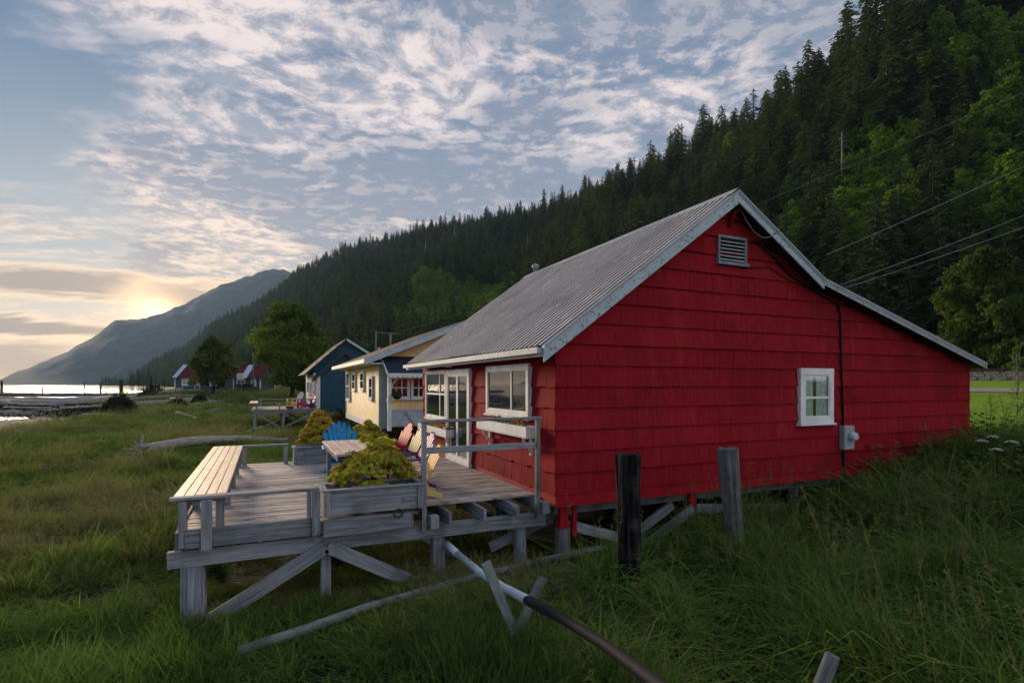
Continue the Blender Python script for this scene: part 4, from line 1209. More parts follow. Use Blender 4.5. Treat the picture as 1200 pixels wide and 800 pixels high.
window(bc, BO, 'y', 3.56, 47.2, 48.6, .0, 2.1, [(0, 1, 0, .5), (0, 1, .5, 1)], fw=.14, sill=False, name='door')
window(bc, BO, 'y', 3.71, 44.75, 45.9, .5, 2.1, [(0, 1, 0, 1)], fw=.14, fm='paleblue')
for y in (44.8, 48.5, 52, 54.6):
    for x in (3.9, 6.4, 9.0):
        mb = MB(); post(mb, x, y, -.2, .2); bput(mb, 'stilt', M['post_wood'])

bd = empty('blue_cabin_deck', 'sunlit pale deck on braced posts in front of the blue cabin', 'deck', (1.5, 45, -1.4))
EO = Vector(bd.location)
def eput(mb, name, mt, par=None, bevel=0): return add(mb, name, mt, par or bd, EO, bevel)
mb = MB(); y = 42.5
while y < 48.5: mb.box(-.75, 3.6, y, y + .13, -.04, random.uniform(-.004, .004), axis=0); y += .14
eput(mb, 'planking', M['deck_wood'])
mb = MB(); mb.box(-.8, 3.8, 42.42, 42.49, -.32, .0, axis=0); eput(mb, 'rim_board', M['grey_wood'])
mb = MB(); mb.box(-.82, -.76, 42.5, 48.5, -.28, .0, axis=1); eput(mb, 'rim_board', M['grey_wood'])
for x in (-.6, 1.25, 3.3):
    for y in (42.6, 45.4, 48.3):
        mb = MB(); mb.box(x - .09, x + .09, y - .09, y + .09, ground(x, y) - .2, -.04, axis=2); eput(mb, 'support_post', M['grey_wood'])
for p0, p1 in (((-.45, 42.45, -.32), (1.1, 42.45, -1.35)), ((3.3, 42.45, -.3), (1.2, 42.45, -1.35)), ((1.4, 45.4, -.3), (3.0, 45.4, -1.2))):
    mb = MB(); mb.beam(p0, p1, .05, .15); eput(mb, 'brace', M['grey_wood'])
mb = MB()
for k in range(4): mb.box(-.98 + k * .14, -.98 + k * .14 + .13, 42.5, 48.4, .42, .46, axis=1)
bt = eput(mb, 'bench_top', M['bench_wood'])
for y in (42.6, 45.4, 48.2):
    for x in (-.9, -.5):
        mb = MB(); mb.box(x - .05, x + .05, y - .05, y + .05, -.1, .419, axis=2); add(mb, 'leg', M['grey_wood'], bt, EO)
mb = MB(); mb.box(-.4, 1.05, 42.45, 42.6, .40, .44, axis=0); fr_ = eput(mb, 'front_rail', M['grey_wood'])
mb = MB(); mb.box(.95, 1.05, 42.43, 42.53, -.2, .399, axis=2); add(mb, 'rail_post', M['grey_wood'], fr_, EO)
mb = MB(); mb.box(-.4, 2.6, 48.3, 48.45, .55, .6, axis=0); br_ = eput(mb, 'back_rail', M['pole_pale'])
for x in (-.3, 2.5):
    mb = MB(); mb.box(x, x + .1, 48.32, 48.42, -.1, .549, axis=2); add(mb, 'rail_post', M['grey_wood'], br_, EO)
G2 = 'adirondack chairs on the deck of the blue cabin'
chair('magenta adirondack chair on the deck of the blue cabin', (2.72, 43.2, .01), R(-75), M['chair_magenta'], M['chair_magenta'], G2, 6, 1.25)
chair('pale cream adirondack chair behind the magenta chair on the far deck', (2.1, 45.2, .01), R(-60), M['chair_white'], M['chair_cream'], G2, 6, 1.25)
chair('teal adirondack chair against the wall of the blue cabin', (3.15, 45.0, .01), R(-80), M['chair_teal'], M['chair_teal'], G2, 6, 1.2)
t = empty('flower_pot', 'tall blue pot beside the magenta chair on the far deck', 'pot', (3.18, 42.9, .01))
mb = MB(); lathe(mb, (0, 0, 0), [(.12, 0), (.17, .3), (.16, .42), (.13, .42), (.001, .38)], 16); mb.build('pot', M['blue_glaze'], t)
mb = MB(); leafball(mb, (0, 0, .5), .14, 120, .05); mb.build('plant', M['leaf_dark'], t)
t = empty('flower_bowl', 'low bowl of yellow flowers on the far deck planks', 'bowl', (1.7, 42.9, .01))
mb = MB(); lathe(mb, (0, 0, 0), [(.2, 0), (.32, .14), (.30, .16), (.001, .12)], 16); mb.build('bowl', M['bark'], t)
mb = MB(); leafball(mb, (0, 0, .17), .3, 220, .06, .4); mb.build('plant', M['maple_gold'], t)

# ================================================================== far cottages under the hill
def cottage(label, x0, x1, yf, dep_, zf, ze, zr, doors, wins, roofm='red_roof', chim=None, dormer=False, panel=None):
    # long axis along the picture: local x from 0 to L
    p0 = Vector((x0, yf[0], 0)); p1 = Vector((x1, yf[1], 0)); L = (p1 - p0).length
    t = empty('cottage', label, 'cottage', (x0, yf[0], zf), math.atan2(yf[1] - yf[0], x1 - x0))
    O = Vector((0, 0, 0)); H = ze - zf; Rr = zr - zf
    m1 = MB(); m1.prism([(0, 0, -.6), (0, dep_, -.6), (0, dep_, H), (0, dep_ / 2, Rr - .1), (0, 0, H)], (L, 0, 0)); add(m1, 'wall', M['blue_siding'], t, O)
    for s in (0, 1):
        m1 = MB()
        q0 = (-.4 * 1, H - .14) if s == 0 else (dep_ + .4, H - .14)
        m1.prism([(-.3, q0[0], q0[1]), (-.3, dep_ / 2, Rr), (-.3, dep_ / 2, Rr + .08), (-.3, q0[0], q0[1] + .08)], (L + .6, 0, 0)); rf = add(m1, 'roof', M[roofm], t, O)
    if panel:
        m1 = MB(); f0 = lambda f: (-.4 + (dep_ / 2 + .4) * f, H - .14 + (Rr - H + .14) * f + .10)
        a, b_ = f0(.02), f0(.98)
        m1.prism([(panel[0], a[0], a[1]), (panel[0], b_[0], b_[1]), (panel[0], b_[0], b_[1] + .05), (panel[0], a[0], a[1] + .05)], (panel[1] - panel[0], 0, 0)); add(m1, 'roof_panel', M['tin'], t, O)
    for (a, b_, q, r) in wins: window(t, O, 'x', 0, a, b_, q, r, [(0, .5, 0, .5), (.5, 1, 0, .5), (0, .5, .5, 1), (.5, 1, .5, 1)], fw=.18, bar=.08)
    for (a, b_) in doors: window(t, O, 'x', 0, a, b_, .1, 2.0, [(0, 1, 0, 1)], fw=.12, fm='bluewhite', sill=False, name='door')
    m1 = MB(); m1.box(-.06, .12, -.08, .1, -.4, H - .1, axis=2); m1.box(L - .12, L + .06, -.08, .1, -.4, H - .1, axis=2); add(m1, 'corner_board', M['white'], t, O)
    if dormer:
        m1 = MB(); m1.box(.3, 1.6, -.7, 1.4, H - .2, H + 1.0, .5); dm = add(m1, 'dormer', M['white'], t, O)
        m1 = MB(); m1.box(.5, 1.4, -.75, -.7, H + .1, H + .8, .5); add(m1, 'pane', M['glass'], dm, O)
    return t


cottage('red roofed cottage with tin gable strip, left of the pair under the hill', -16.4, -5.6, (128.2, 123.4), 7, .6, 3.1, 5.75, [(4.0, 5.1)], [(1.4, 2.8, .9, 2.6), (7.0, 9.6, .9, 2.5)], panel=(-.35, .55))
cottage('small red roofed cottage with a blue tin roof panel, right of the pair', -5.0, -.7, (123.1, 121.1), 6, .6, 3.0, 5.7, [], [(2.9, 3.9, .8, 2.6)], panel=(.9, 2.1), dormer=True)
m1 = MB(); m1.box(0, 5, 0, .2, -.6, 1.6, axis=0)
t = empty('plank_fence', 'dark plank fence joining the two far cottages', 'fence', (-5.9, 123.6, .6), -.43)
m1 = MB()
for i in range(20): m1.box(i * .12 * 1.0 - 0, i * .12 + .11, 0, .03, -.4, 2.0 + random.uniform(-.03, .03), axis=2)
m1.build('board', M['blue_siding'], t)
m1 = MB(); m1.box(0, 2.4, .03, .09, .3, .4, axis=0); m1.box(0, 2.4, .03, .09, 1.5, 1.6, axis=0); m1.build('rail', M['post_wood'], t)
# small dark tractor parked before the right-hand cottage
t = empty('tractor', 'small dark old tractor parked in front of the right far cottage', 'tractor', (-3.6, 119.0, ground(-3.6, 119)), R(60))
m1 = MB(); m1.box(-.3, .3, -1.6, .2, .6, 1.25, axis=1); m1.box(-.45, .45, .2, 1.2, .55, 1.0); m1.build('body', M['dark_inside'], t, .05)
m1 = MB(); m1.box(-.55, .55, .1, 1.2, 1.95, 2.05); m1.box(-.52, -.46, .15, .21, 1, 1.95, axis=2); m1.box(.46, .52, .15, .21, 1, 1.95, axis=2); m1.box(-.52, -.46, 1.1, 1.16, 1, 1.95, axis=2); m1.box(.46, .52, 1.1, 1.16, 1, 1.95, axis=2); m1.build('cab', M['white'], t)
for x, y, r_, ww in ((-.6, .8, .62, .3), (.6, .8, .62, .3), (-.5, -1.2, .36, .18), (.5, -1.2, .36, .18)):
    m1 = MB(); m1.tube([(x - ww / 2, y, r_), (x + ww / 2, y, r_)], r_, 18); m1.build('wheel', M['black_pipe'], t)
t = empty('utility_pole', 'bare wooden pole standing by the right far cottage', 'pole', (-2.0, 118.5, ground(-2, 118.5)))
m1 = MB(); m1.tube([(0, 0, -.5), (0, 0, 7.6)], [.14, .09], 8); m1.build('pole', M['bark_pale'], t)
m1 = MB(); m1.box(-.5, .5, -.04, .04, 7.0, 7.1, axis=0); m1.build('crossarm', M['bark_pale'], t)

# H-frame pole behind the yellow cabin
t = empty('utility_pole', 'two-legged utility pole with a crossbar behind the yellow cabin roof', 'pole', (13.9, 70.6, 1.0), R(-26))
for x in (-.95, .95):
    m1 = MB(); m1.tube([(x, 0, -1), (x, 0, 7.7 if x < 0 else 7.4)], .11, 8); m1.build('pole', M['bark_pale'], t)
m1 = MB(); m1.beam((-1.1, 0, 7.45), (2.2, 0, 7.2), .1, .12); m1.build('crossarm', M['bark_pale'], t)
m1 = MB(); m1.tube([(-.6, 0, 4.6), (-.6, 0, 5.5)], .22, 12); m1.build('transformer', M['metal_grey'], t)

# ================================================================== wires to the right
tx = empty('utility_pole', 'tall wooden utility pole carrying the cabin wires, by the road', 'pole', (31.6, 5.2, ground(31.6, 5.2)))
m1 = MB(); m1.tube([(0, 0, -1), (0, 0, 14.9)], [.17, .11], 10); m1.build('pole', M['bark_pale'], tx)
for z in (14.25, 12.75, 10.25, 9.6):
    m1 = MB(); m1.box(-.06, .06, -1.1, 1.1, z, z + .12, axis=1); m1.build('crossarm', M['bark_pale'], tx)
PZ = Vector(tx.location)
for lb, a, b_, sg in (('highest pale power line, passing behind the peak of the red cabin', (14.7, 70.2, 8.3), (31.6, 4.2, 15.7), 1.3),
                     ('pale power line from the right slope of the red cabin roof to the pole', (9.75, 7.0, 4.25), (31.6, 5.2, 14.2), .3),
                     ('upper wire of the close pair leaving the roof kink', (10.2, 7.02, 3.72), (31.6, 6.2, 11.7), .3),
                     ('lower wire of the close pair leaving the roof kink', (10.3, 7.02, 3.66), (31.6, 6.0, 11.0), .3)):
    m1 = MB(); m1.tube(sagged(a, b_, sg, 40), .014 if sg > 1 else .0075, 5, cap=True); o = m1.build('power_line', M['wire']); tag(o, lb, 'power line', 'power lines running to the right')

# ================================================================== posts, pipe, poles in the foreground
def single(mb, name, mt, label, cat, group=None, bevel=0):
    c = np.mean(np.array(mb.v), 0); c[2] = min(p[2] for p in mb.v)
    o = add(mb, name, mt, None, c, bevel) if False else None
    mb.v = [(p[0] - c[0], p[1] - c[1], p[2] - c[2]) for p in mb.v]
    o = mb.build(name, mt, None, bevel); o.location = tuple(c)
    return tag(o, label, cat, group)


mb = MB(); mb.tube([(4.40, 5.92, -1.4), (4.42, 5.93, -.9), (4.40, 5.94, -.3), (4.385, 5.93, .3), (4.37, 5.92, .855), (4.37, 5.92, .865)], [.165, .160, .168, .155, .160, .145], 30, rough=.42)
single(mb, 'burnt_post', M['dark_wood'], 'charred black round piling standing in grass before the red wall', 'post')
mb = MB(); mb.tube([(6.66, 6.22, -1.3), (6.62, 6.24, -.7), (6.56, 6.26, .1), (6.50, 6.28, .80)], [.11, .12, .135, .14], 26, rough=.40)
single(mb, 'old_post', M['post_wood'], 'leaning grey split piling, right of the charred one', 'post')
mb = MB(); mb.tube([(3.60, 2.76, -.95), (3.67, 2.73, -.55), (3.79, 2.67, -.19)], [.055, .055, .05], 10, rough=.2)
single(mb, 'old_post', M['post_wood'], 'short leaning grey stake top at the bottom of the picture', 'stake')
mb = MB(); mb.box(-.06, .06, -.03, .03, 0, 1, axis=2)
for p0, p1, lb in (((2.06, 5.20, -.03), (2.44, 5.12, -.98), 'grey board stake leaning right, propping the pipe'), ((2.64, 5.04, -.22), (2.30, 5.20, -1.0), 'grey board stake leaning left, propping the pipe')):
    mb = MB(); mb.beam(p0, p1, .10, .035, (0, 1, 0)); single(mb, 'stake', M['pole_pale'], lb, 'stake', 'crossed stakes under the pipe', .003)
t = empty('drain_pipe', 'pale pipe joined to a black pipe, running through the grass', 'pipe', (2.41, 4.9, -1))
PO = Vector(t.location)
mb = MB(); mb.tube([(2.44, 7.75, -.55), (2.44, 7.2, -.56)], .05, 12); add(mb, 'end_section', M['white_pipe'], t, PO)
mb = MB(); mb.tube([(2.44, 7.2, -.56), (2.43, 6.3, -.535), (2.43, 5.59, -.475), (2.41, 4.86, -.365)], .046, 14); add(mb, 'pale_pipe', M['white_pipe'], t, PO)
mb = MB(); mb.tube([(2.41, 4.95, -.38), (2.41, 4.88, -.37), (2.36, 4.2, -.25), (2.30, 3.4, -.14), (2.24, 2.77, -.085), (2.2, 2.2, -.05), (2.15, 1.6, -.03)], [.045, .052, .045, .044, .044, .044, .044], 14); add(mb, 'black_pipe', M['black_pipe'], t, PO)
mb = MB(); mb.tube([(-.25, 6.40, -1.010), (.44, 6.52, -0.950), (1.14, 6.78, -0.920), (1.93, 6.97, -0.910), (2.8, 7.15, -0.880), (3.94, 7.38, -0.890), (5.28, 7.62, -.90), (6.6, 7.9, -.80)], [.050, .056, .052, .056, .052, .056, .052, .05], 12, rough=.2)
single(mb, 'fallen_pole', M['pole_pale'], 'long pale fallen pole lying in the grass under the deck', 'pole')

# driftwood logs on the marsh
def gz(x, y, d=0): return ground(x, y) + d
def log(pts, rad, label, cat='log', mt='drift', root=False, group=None):
    t = empty('driftwood_log', label, cat, (pts[0][0], pts[0][1], gz(pts[0][0], pts[0][1])), group=group)
    O = Vector(t.location); m1 = MB()
    P = []
    for i in range(len(pts) - 1):
        for k in range(4):
            f = k / 4; x = pts[i][0] + (pts[i + 1][0] - pts[i][0]) * f; y = pts[i][1] + (pts[i + 1][1] - pts[i][1]) * f
            d_ = pts[i][2] + (pts[i + 1][2] - pts[i][2]) * f; P.append((x, y, gz(x, y, d_)))
    P.append((pts[-1][0], pts[-1][1], gz(*pts[-1])))
    rr = np.interp(np.linspace(0, 1, len(P)), np.linspace(0, 1, len(rad)), rad)
    m1.tube(P, list(rr), 12, rough=.15); add(m1, 'trunk', M[mt], t, O)
    if root:
        m1 = MB(); c = Vector(P[0])
        ax = (Vector(P[0]) - Vector(P[1])).normalized()
        for k in range(30):
            dr = (ax * random.uniform(.1, .9) + Vector((random.gauss(0, .8), random.gauss(0, .5), random.gauss(0, .6)))).normalized(); L = random.uniform(.35, .75)
            m1.tube([c, c + dr * L * .5, c + dr * L + Vector((0, 0, random.uniform(-.1, .12)))], [.09, .05, .02], 6)
        add(m1, 'root', M['drift'], t, O)
    return t


log([(-4.95, 28.6, .30), (-4.0, 30.5, .34), (-2.75, 31.7, .40), (-.9, 31.9, .35), (1.2, 31.6, .25)], [.24, .25, .22, .17, .13], 'long bleached driftwood log with root plate, crossing the marsh', root=True)
log([(-1.02, 40.3, .10), (.2, 43.6, .18), (1.27, 47.2, .35), (2.3, 51.0, .5)], [.13, .15, .13, .1], 'slim pale log leaning up towards the far deck')
log([(-8.5, 67.7, .2), (-7, 62, .2), (-5.13, 55.3, .1)], [.16, .15, .12], 'thin bleached log lying in the mid marsh')
random.seed(5)
from math import atan2
def at_px(px, dep_):
    a = (px - 600) / 640
    return dep_ * (math.sin(A0) + a * math.cos(A0)), dep_ * (math.cos(A0) - a * math.sin(A0))
LG = 'driftwood logs stranded along the mud flat'
lab = ['weathered driftwood log stranded on the mud flat']
for px0, px1, d0, d1, r_ in ((2, 70, 105, 100, .55), (30, 110, 118, 112, .6), (60, 140, 108, 112, .45), (70, 128, 98, 103, .4), (110, 205, 112, 100, .5), (0, 45, 125, 122, .6), (120, 190, 122, 120, .5), (160, 236, 84, 88, .5),
                             (178, 232, 92, 95, .4), (20, 60, 92, 95, .3), (140, 200, 98, 92, .35), (200, 250, 90, 84, .35), (0, 26, 100, 108, .5), (85, 160, 128, 120, .4), (45, 100, 96, 99, .3), (215, 262, 80, 82, .28), (5, 60, 84, 82, .3), (70, 120, 80, 84, .35), (150, 200, 76, 80, .3), (-10, 50, 112, 118, .6), (90, 150, 124, 117, .5), (140, 215, 105, 108, .45), (10, 75, 100, 92, .35), (185, 228, 99, 103, .4)):
    x0, y0 = at_px(px0, d0); x1, y1 = at_px(px1, d1)
    log([(x0, y0, r_ * random.uniform(.5, .9)), (x1, y1, r_ * random.uniform(.5, .9))], [r_, r_ * .7], lab[0], group=LG)
# heaps of brush
def brush(label, px, d_, w_, h_, n, mt='bush', name='brush_heap', cat='bush'):
    x, y = at_px(px, d_); t = empty(name, label, cat, (x, y, gz(x, y)))
    m1 = MB()
    for k in range(n):
        a = random.uniform(0, 6.28); q = math.sqrt(random.random()); u = q * w_ / 2 * math.cos(a); v = q * w_ / 3 * math.sin(a)
        hh = h_ * (1 - q ** 2) * random.uniform(.3, 1)
        leafquad(m1, Vector((u * math.cos(A0) , v - u * math.sin(A0), hh)), random.uniform(.25, .6), Vector((random.gauss(0, 1), random.gauss(0, 1), random.gauss(0, 1))), .35)
    m1.build('twigs', M[mt], t)
    return t
brush('dark brush heap at the edge of the mud, nearest to the water', 140, 68, 5.4, 2.5, 2600)
brush('low dark brush heap right of the stranded logs', 208, 78, 3.8, 1.4, 1300)
brush('small dark bush between the far logs', 234, 84, 3.2, 1.6, 900)
brush('dark brush behind the big heap', 180, 100, 6, 2.2, 1300)
brush('green tuft growing behind the dark brush heap', 145, 86, 2.4, 2.6, 500, 'leaf')

# old boardwalk on the flat and its pilings
x0, y0 = at_px(-60, 152); x1, y1 = at_px(236, 150)
t = empty('boardwalk', 'long low dark boardwalk running across the mud flat', 'boardwalk', (x0, y0, -2), math.atan2(y1 - y0, x1 - x0))
L = math.hypot(x1 - x0, y1 - y0)
m1 = MB()
for k in range(12): m1.box(L * k / 12, L * (k + 1) / 12 - .05, -.9, .9, 1.15 + .02 * math.sin(k * 2.1), 1.4 + .02 * math.sin(k * 2.1), axis=0)
m1.build('walkway', M['post_wood'], t)
m1 = MB(); m1.box(0, L, -.7, -.5, .3, 1.14, axis=0); m1.build('log_wall', M['post_wood'], t)
for k in range(24):
    m1 = MB(); m1.tube([(L * (k + .5) / 24, -.75, -.5), (L * (k + .5) / 24, -.75, 1.14)], .16, 8); m1.build('pile', M['post_wood'], t)
for px, top_, r_, d_ in ((2, 446, .35, 165), (50, 452.5, .22, 165), (99, 447.5, .2, 165), (118, 449, .32, 165), (142, 445, .55, 165), (177, 441, .3, 160), (124, 455, .12, 160), (187, 449, .15, 160), (168, 449, .12, 162), (172, 450, .1, 162), (193, 450, .1, 162)):
    x, y = at_px(px, d_); zt = 1.79 + (450 - top_) / 640 * d_
    m1 = MB(); m1.tube([(x, y, ground(x, y) - .5), (x, y, zt)], [r_, r_ * .85], 10, rough=.15)
    single(m1, 'piling', M['dark_wood'], {2: 'piling at the far left edge of the water', 142: 'thickest dark piling against the bright water', 177: 'tallest thin piling by the dark headland'}.get(px, 'thin old piling standing in the shallows'), 'piling', 'old pilings along the shore')

# stone wall beyond the road
t = empty('stone_wall', 'long low grey stone wall with a dark cap beyond the road', 'wall', (48.7, 20, 2.0))
O = Vector(t.location); m1 = MB(); random.seed(3)
y = -12.0
while y < 46:
    w_ = random.uniform(.3, .6)
    for k in range(4):
        z = gz(48.5, y) - .15 + k * .22; j = random.uniform(-.05, .05)
        m1.box(48.5 + j, 49.0, y + .01 + (k % 2) * .15, y + w_ - .01 + (k % 2) * .15, z, z + .21, jit=.02)
    y += w_
add(m1, 'stone', M['stone'], t, O).name = 'masonry'
m1 = MB()
for k in range(29): m1.box(48.4, 49.1, -12 + k * 2, -10.01 + k * 2, gz(48.5, -11 + k * 2) + .74, gz(48.5, -11 + k * 2) + .9, axis=1)
add(m1, 'cap', M['dark_wood'], t, O)

# ================================================================== trees
def mesh_join(mb, name, mats):
    o = mb.build(name, mats); return o


def conifer_parts(seed, h, r, n_wh, n_sp, bare=.12, sag=.35, sparse=0.0):
    rs = random.Random(seed); T = MB(); C = MB()
    T.tube([(0, 0, -1.5), (0, 0, h * .3), (0, 0, h * .7), (0, 0, h)], [h * .017, h * .013, h * .007, .02], 7, .5)
    for i in range(n_wh):
        f = (i + rs.random()) / n_wh
        z = h * (bare + (1 - bare) * f)
        rr = r * ((1 - f) ** ((.68, .55, .8, .5, .75)[seed % 5])) * rs.uniform(.5, 1.2) + .30
        if rs.random() < sparse: rr *= .35
        a = i * 2.39996 + rs.uniform(-.5, .5); tone = rs.random()
        dirv = Vector((math.cos(a), math.sin(a), 0)); side = Vector((-math.sin(a), math.cos(a), 0))
        for k in range(n_sp):
            u = (k + rs.uniform(.2, 1)) / n_sp
            p = dirv * (rr * u) + Vector((0, 0, z + rr * (.12 - sag * u * u))) + side * rs.uniform(-.28, .28) * rr * (.4 + .6 * u)
            L = rr * rs.uniform(.30, .55) * (1.15 - .5 * u) + .12; wd = L * rs.uniform(.28, .5)
            dd = (dirv + side * rs.uniform(-1.0, 1.0) + Vector((0, 0, rs.uniform(-.9, .05)))).normalized()
            ss = dd.cross(Vector((rs.uniform(-.5, .5), rs.uniform(-.5, .5), 1))).normalized()
            C.poly([p - ss * wd * .3, p + dd * L * .35 - ss * wd * .6, p + dd * L, p + dd * L * .45 + ss * wd * .6], min(1, max(0, tone * .5 + rs.random() * .5)))
    for k in range(4):
        a = k * 1.57; C.poly([(0, 0, h * 1.02), (.12 * math.cos(a), .12 * math.sin(a), h * .96), (0, 0, h * .93)], .6)
    return T, C


def broad_parts(seed, h, r, n_leaf, leaf, lobes=16, base=.22, tk=1.0):
    rs = random.Random(seed); T = MB(); C = MB()
    T.tube([(0, 0, -.8), (.05 * r, 0, h * .2), (-.04 * r, .05 * r, h * .45), (0, 0, h * .8)], [h * .028 * tk, h * .022 * tk, h * .014 * tk, .03 * tk], 8, .5)
    cs = []
    for i in range(lobes):
        f = (i + .5) / lobes; z = h * (base + (1 - base - .08) * f)
        env = math.sin(math.pi * min(1, (.10 + .90 * f)) ** .85) ** .7
        a = i * 2.39996 + rs.uniform(-.4, .4); q = r * env * rs.uniform(.25, .72)
        c = Vector((q * math.cos(a), q * math.sin(a), z)); cr = r * rs.uniform(.30, .48) * (.55 + .45 * env)
        cs.append((c, cr, rs.random()))
        T.tube([(0, 0, z * .55), (c.x * .5, c.y * .5, z * .82), tuple(c)], [h * .010, h * .006, .02], 5, .5)
    per = n_leaf // lobes
    for c, cr, tone in cs:
        subs = [(c + Vector((rs.gauss(0, 1), rs.gauss(0, 1), rs.gauss(0, .8))).normalized() * cr * rs.uniform(.35, .9), cr * rs.uniform(.22, .42), rs.random()) for _ in range(12)]
        for _ in range(per):
            sc_, sr, st = rs.choice(subs)
            q = Vector((rs.gauss(0, 1), rs.gauss(0, 1), rs.gauss(0, .75))); q = q.normalized() * sr * rs.random() ** .4
            p = sc_ + q; nrm = (q.normalized() * .5 + Vector((rs.gauss(0, .6), rs.gauss(0, .6), rs.gauss(0, .6) + .35))).normalized()
            a = nrm.orthogonal().normalized(); a = Matrix.Rotation(rs.uniform(0, 6.28), 3, nrm) @ a; cc = nrm.cross(a); s_ = leaf * rs.uniform(.6, 1.3)
            C.poly([p - a * s_ * .5, p + cc * s_ * .32, p + a * s_ * .5, p - cc * s_ * .32], min(1, .25 * tone + .25 * st + .5 * rs.random()))
    return T, C


def tree(name, label, cat, loc, T, C, tm, cm, rz=0, sc_=1, group=None):
    t = empty(name, label, cat, loc, rz, group); t.scale = (sc_,) * 3 if not hasattr(sc_, '__len__') else sc_
    T.build('trunk', tm, t); C.build('crown', cm, t)
    return t


T, C = broad_parts(31, 12.6, 6.6, 26000, .36, 22, .10)
tree('broadleaf_tree', 'large spreading green deciduous tree beside the blue cabin', 'tree', (3.4, 80.6, .6), T, C, M['bark'], M['leaf'])
T, C = broad_parts(32, 9.6, 4.3, 24000, .34, 26, .10)
tree('broadleaf_tree', 'round dense dark green tree standing in front of the far cottages', 'tree', (-8.3, 110.2, .8), T, C, M['bark'], M['leaf_dark'])
T, C = broad_parts(33, 11.4, 4.3, 46000, .27, 44, .0)
tree('broadleaf_tree', 'dense rounded green tree right of the red cabin, beyond the stone wall', 'tree', (54.5, 24.9, 2.2), T, C, M['bark'], M['leaf_dark'])
T, C = broad_parts(34, 2.9, .55, 700, .13, 7, .35, .5)
tree('sapling', 'slender young tree with sparse leaves on the lawn', 'sapling', (34.0, 14.3, ground(34, 14.3)), T, C, M['bark_pale'], M['leaf'])
T, C = broad_parts(35, 8.5, 4.8, 12000, .34, 15, .08)
tree('broadleaf_tree', 'loose green tree behind the right far cottage', 'tree', (8.5, 128, .9), T, C, M['bark'], M['leaf'])
T, C = broad_parts(36, 5, 4.4, 9000, .3, 12, .02)
tree('broadleaf_tree', 'low bushy tree beside the blue cabin roof', 'tree', (7.0, 78, .6), T, C, M['bark'], M['leaf_dark'])

# conifer templates: linked ones become individual trees, the same meshes feed the far forest
CT = []
for i, (h, r, nw, ns, sp) in enumerate(((20, 4.4, 130, 15, .1), (22, 4.2, 130, 14, .25), (17, 4.2, 120, 15, .05), (24, 3.9, 120, 13, .4), (15, 3.8, 100, 14, .05))):
    T, C = conifer_parts(100 + i, h, r, nw, ns, .08 if i % 2 else .14, .35, sp)
    CT.append((T, C, h))
ALD = []
for i, (h, r) in enumerate(((9.5, 4.8), (8, 4.4), (11, 4.8))): ALD.append(broad_parts(200 + i, h, r, 6500, .42, 18, .0) + (h,))
# snag template
SN = MB(); SN.tube([(0, 0, -1), (0, 0, 8), (.2, .1, 15)], [.22, .16, .05], 7, .5)
for k in range(12):
    z = 5 + k * .8; a = k * 2.4; SN.tube([(0, 0, z), (.9 * math.cos(a), .9 * math.sin(a), z + .2)], [.05, .02], 4)


def proj(p):
    dd = p[0] * math.sin(A0) + p[1] * math.cos(A0); l = p[0] * math.cos(A0) - p[1] * math.sin(A0)
    return 600 + 640 * l / dd, 450 - 640 * (p[2] - 1.79) / dd, dd


roofline = lambda px: float(np.interp(px, [395, 475, 487, 625, 863, 962, 1152, 1153], [425, 398, 390, 322, 232, 333, 431, 470]))
rng = np.random.default_rng(4)
# candidate sites: jittered, equal density over the slope, thinning with distance
N = 130000
aa = rng.uniform(HA[0], 1.30, N); t_ = rng.uniform(0.0, 1.12, N)
X, Y, Z = hill_np(aa, t_)
Fd = np.interp(aa, HA, HT[:, 1] / np.cos(HA)); Rd = np.interp(aa, HA, HT[:, 2] / np.cos(HA)); dist = Fd + (Rd - Fd) * t_
wgt = (Rd - Fd) * dist                       # area element
spacing = np.interp(dist, [60, 200, 500, 1000], [2.9, 3.5, 4.5, 6.2])
prob = wgt / spacing ** 2; prob = prob * (N and (1.30 - HA[0]) * 1.12 / N)
# dart throwing on a hash grid
order = np.argsort(rng.random(N)); cell = {}; keep = []
for i in order:
    if rng.random() > prob[i] * 1.9: continue
    s_ = spacing[i] * .72; k = (int(X[i] // 8), int(Y[i] // 8)); ok = True
    for dx in (-1, 0, 1):
        for dy in (-1, 0, 1):
            for j in cell.get((k[0] + dx, k[1] + dy), ()):
                if (X[i] - X[j]) ** 2 + (Y[i] - Y[j]) ** 2 < s_ * s_: ok = False; break
            if not ok: break
        if not ok: break
    if ok: cell.setdefault(k, []).append(i); keep.append(i)
print('forest sites', len(keep))
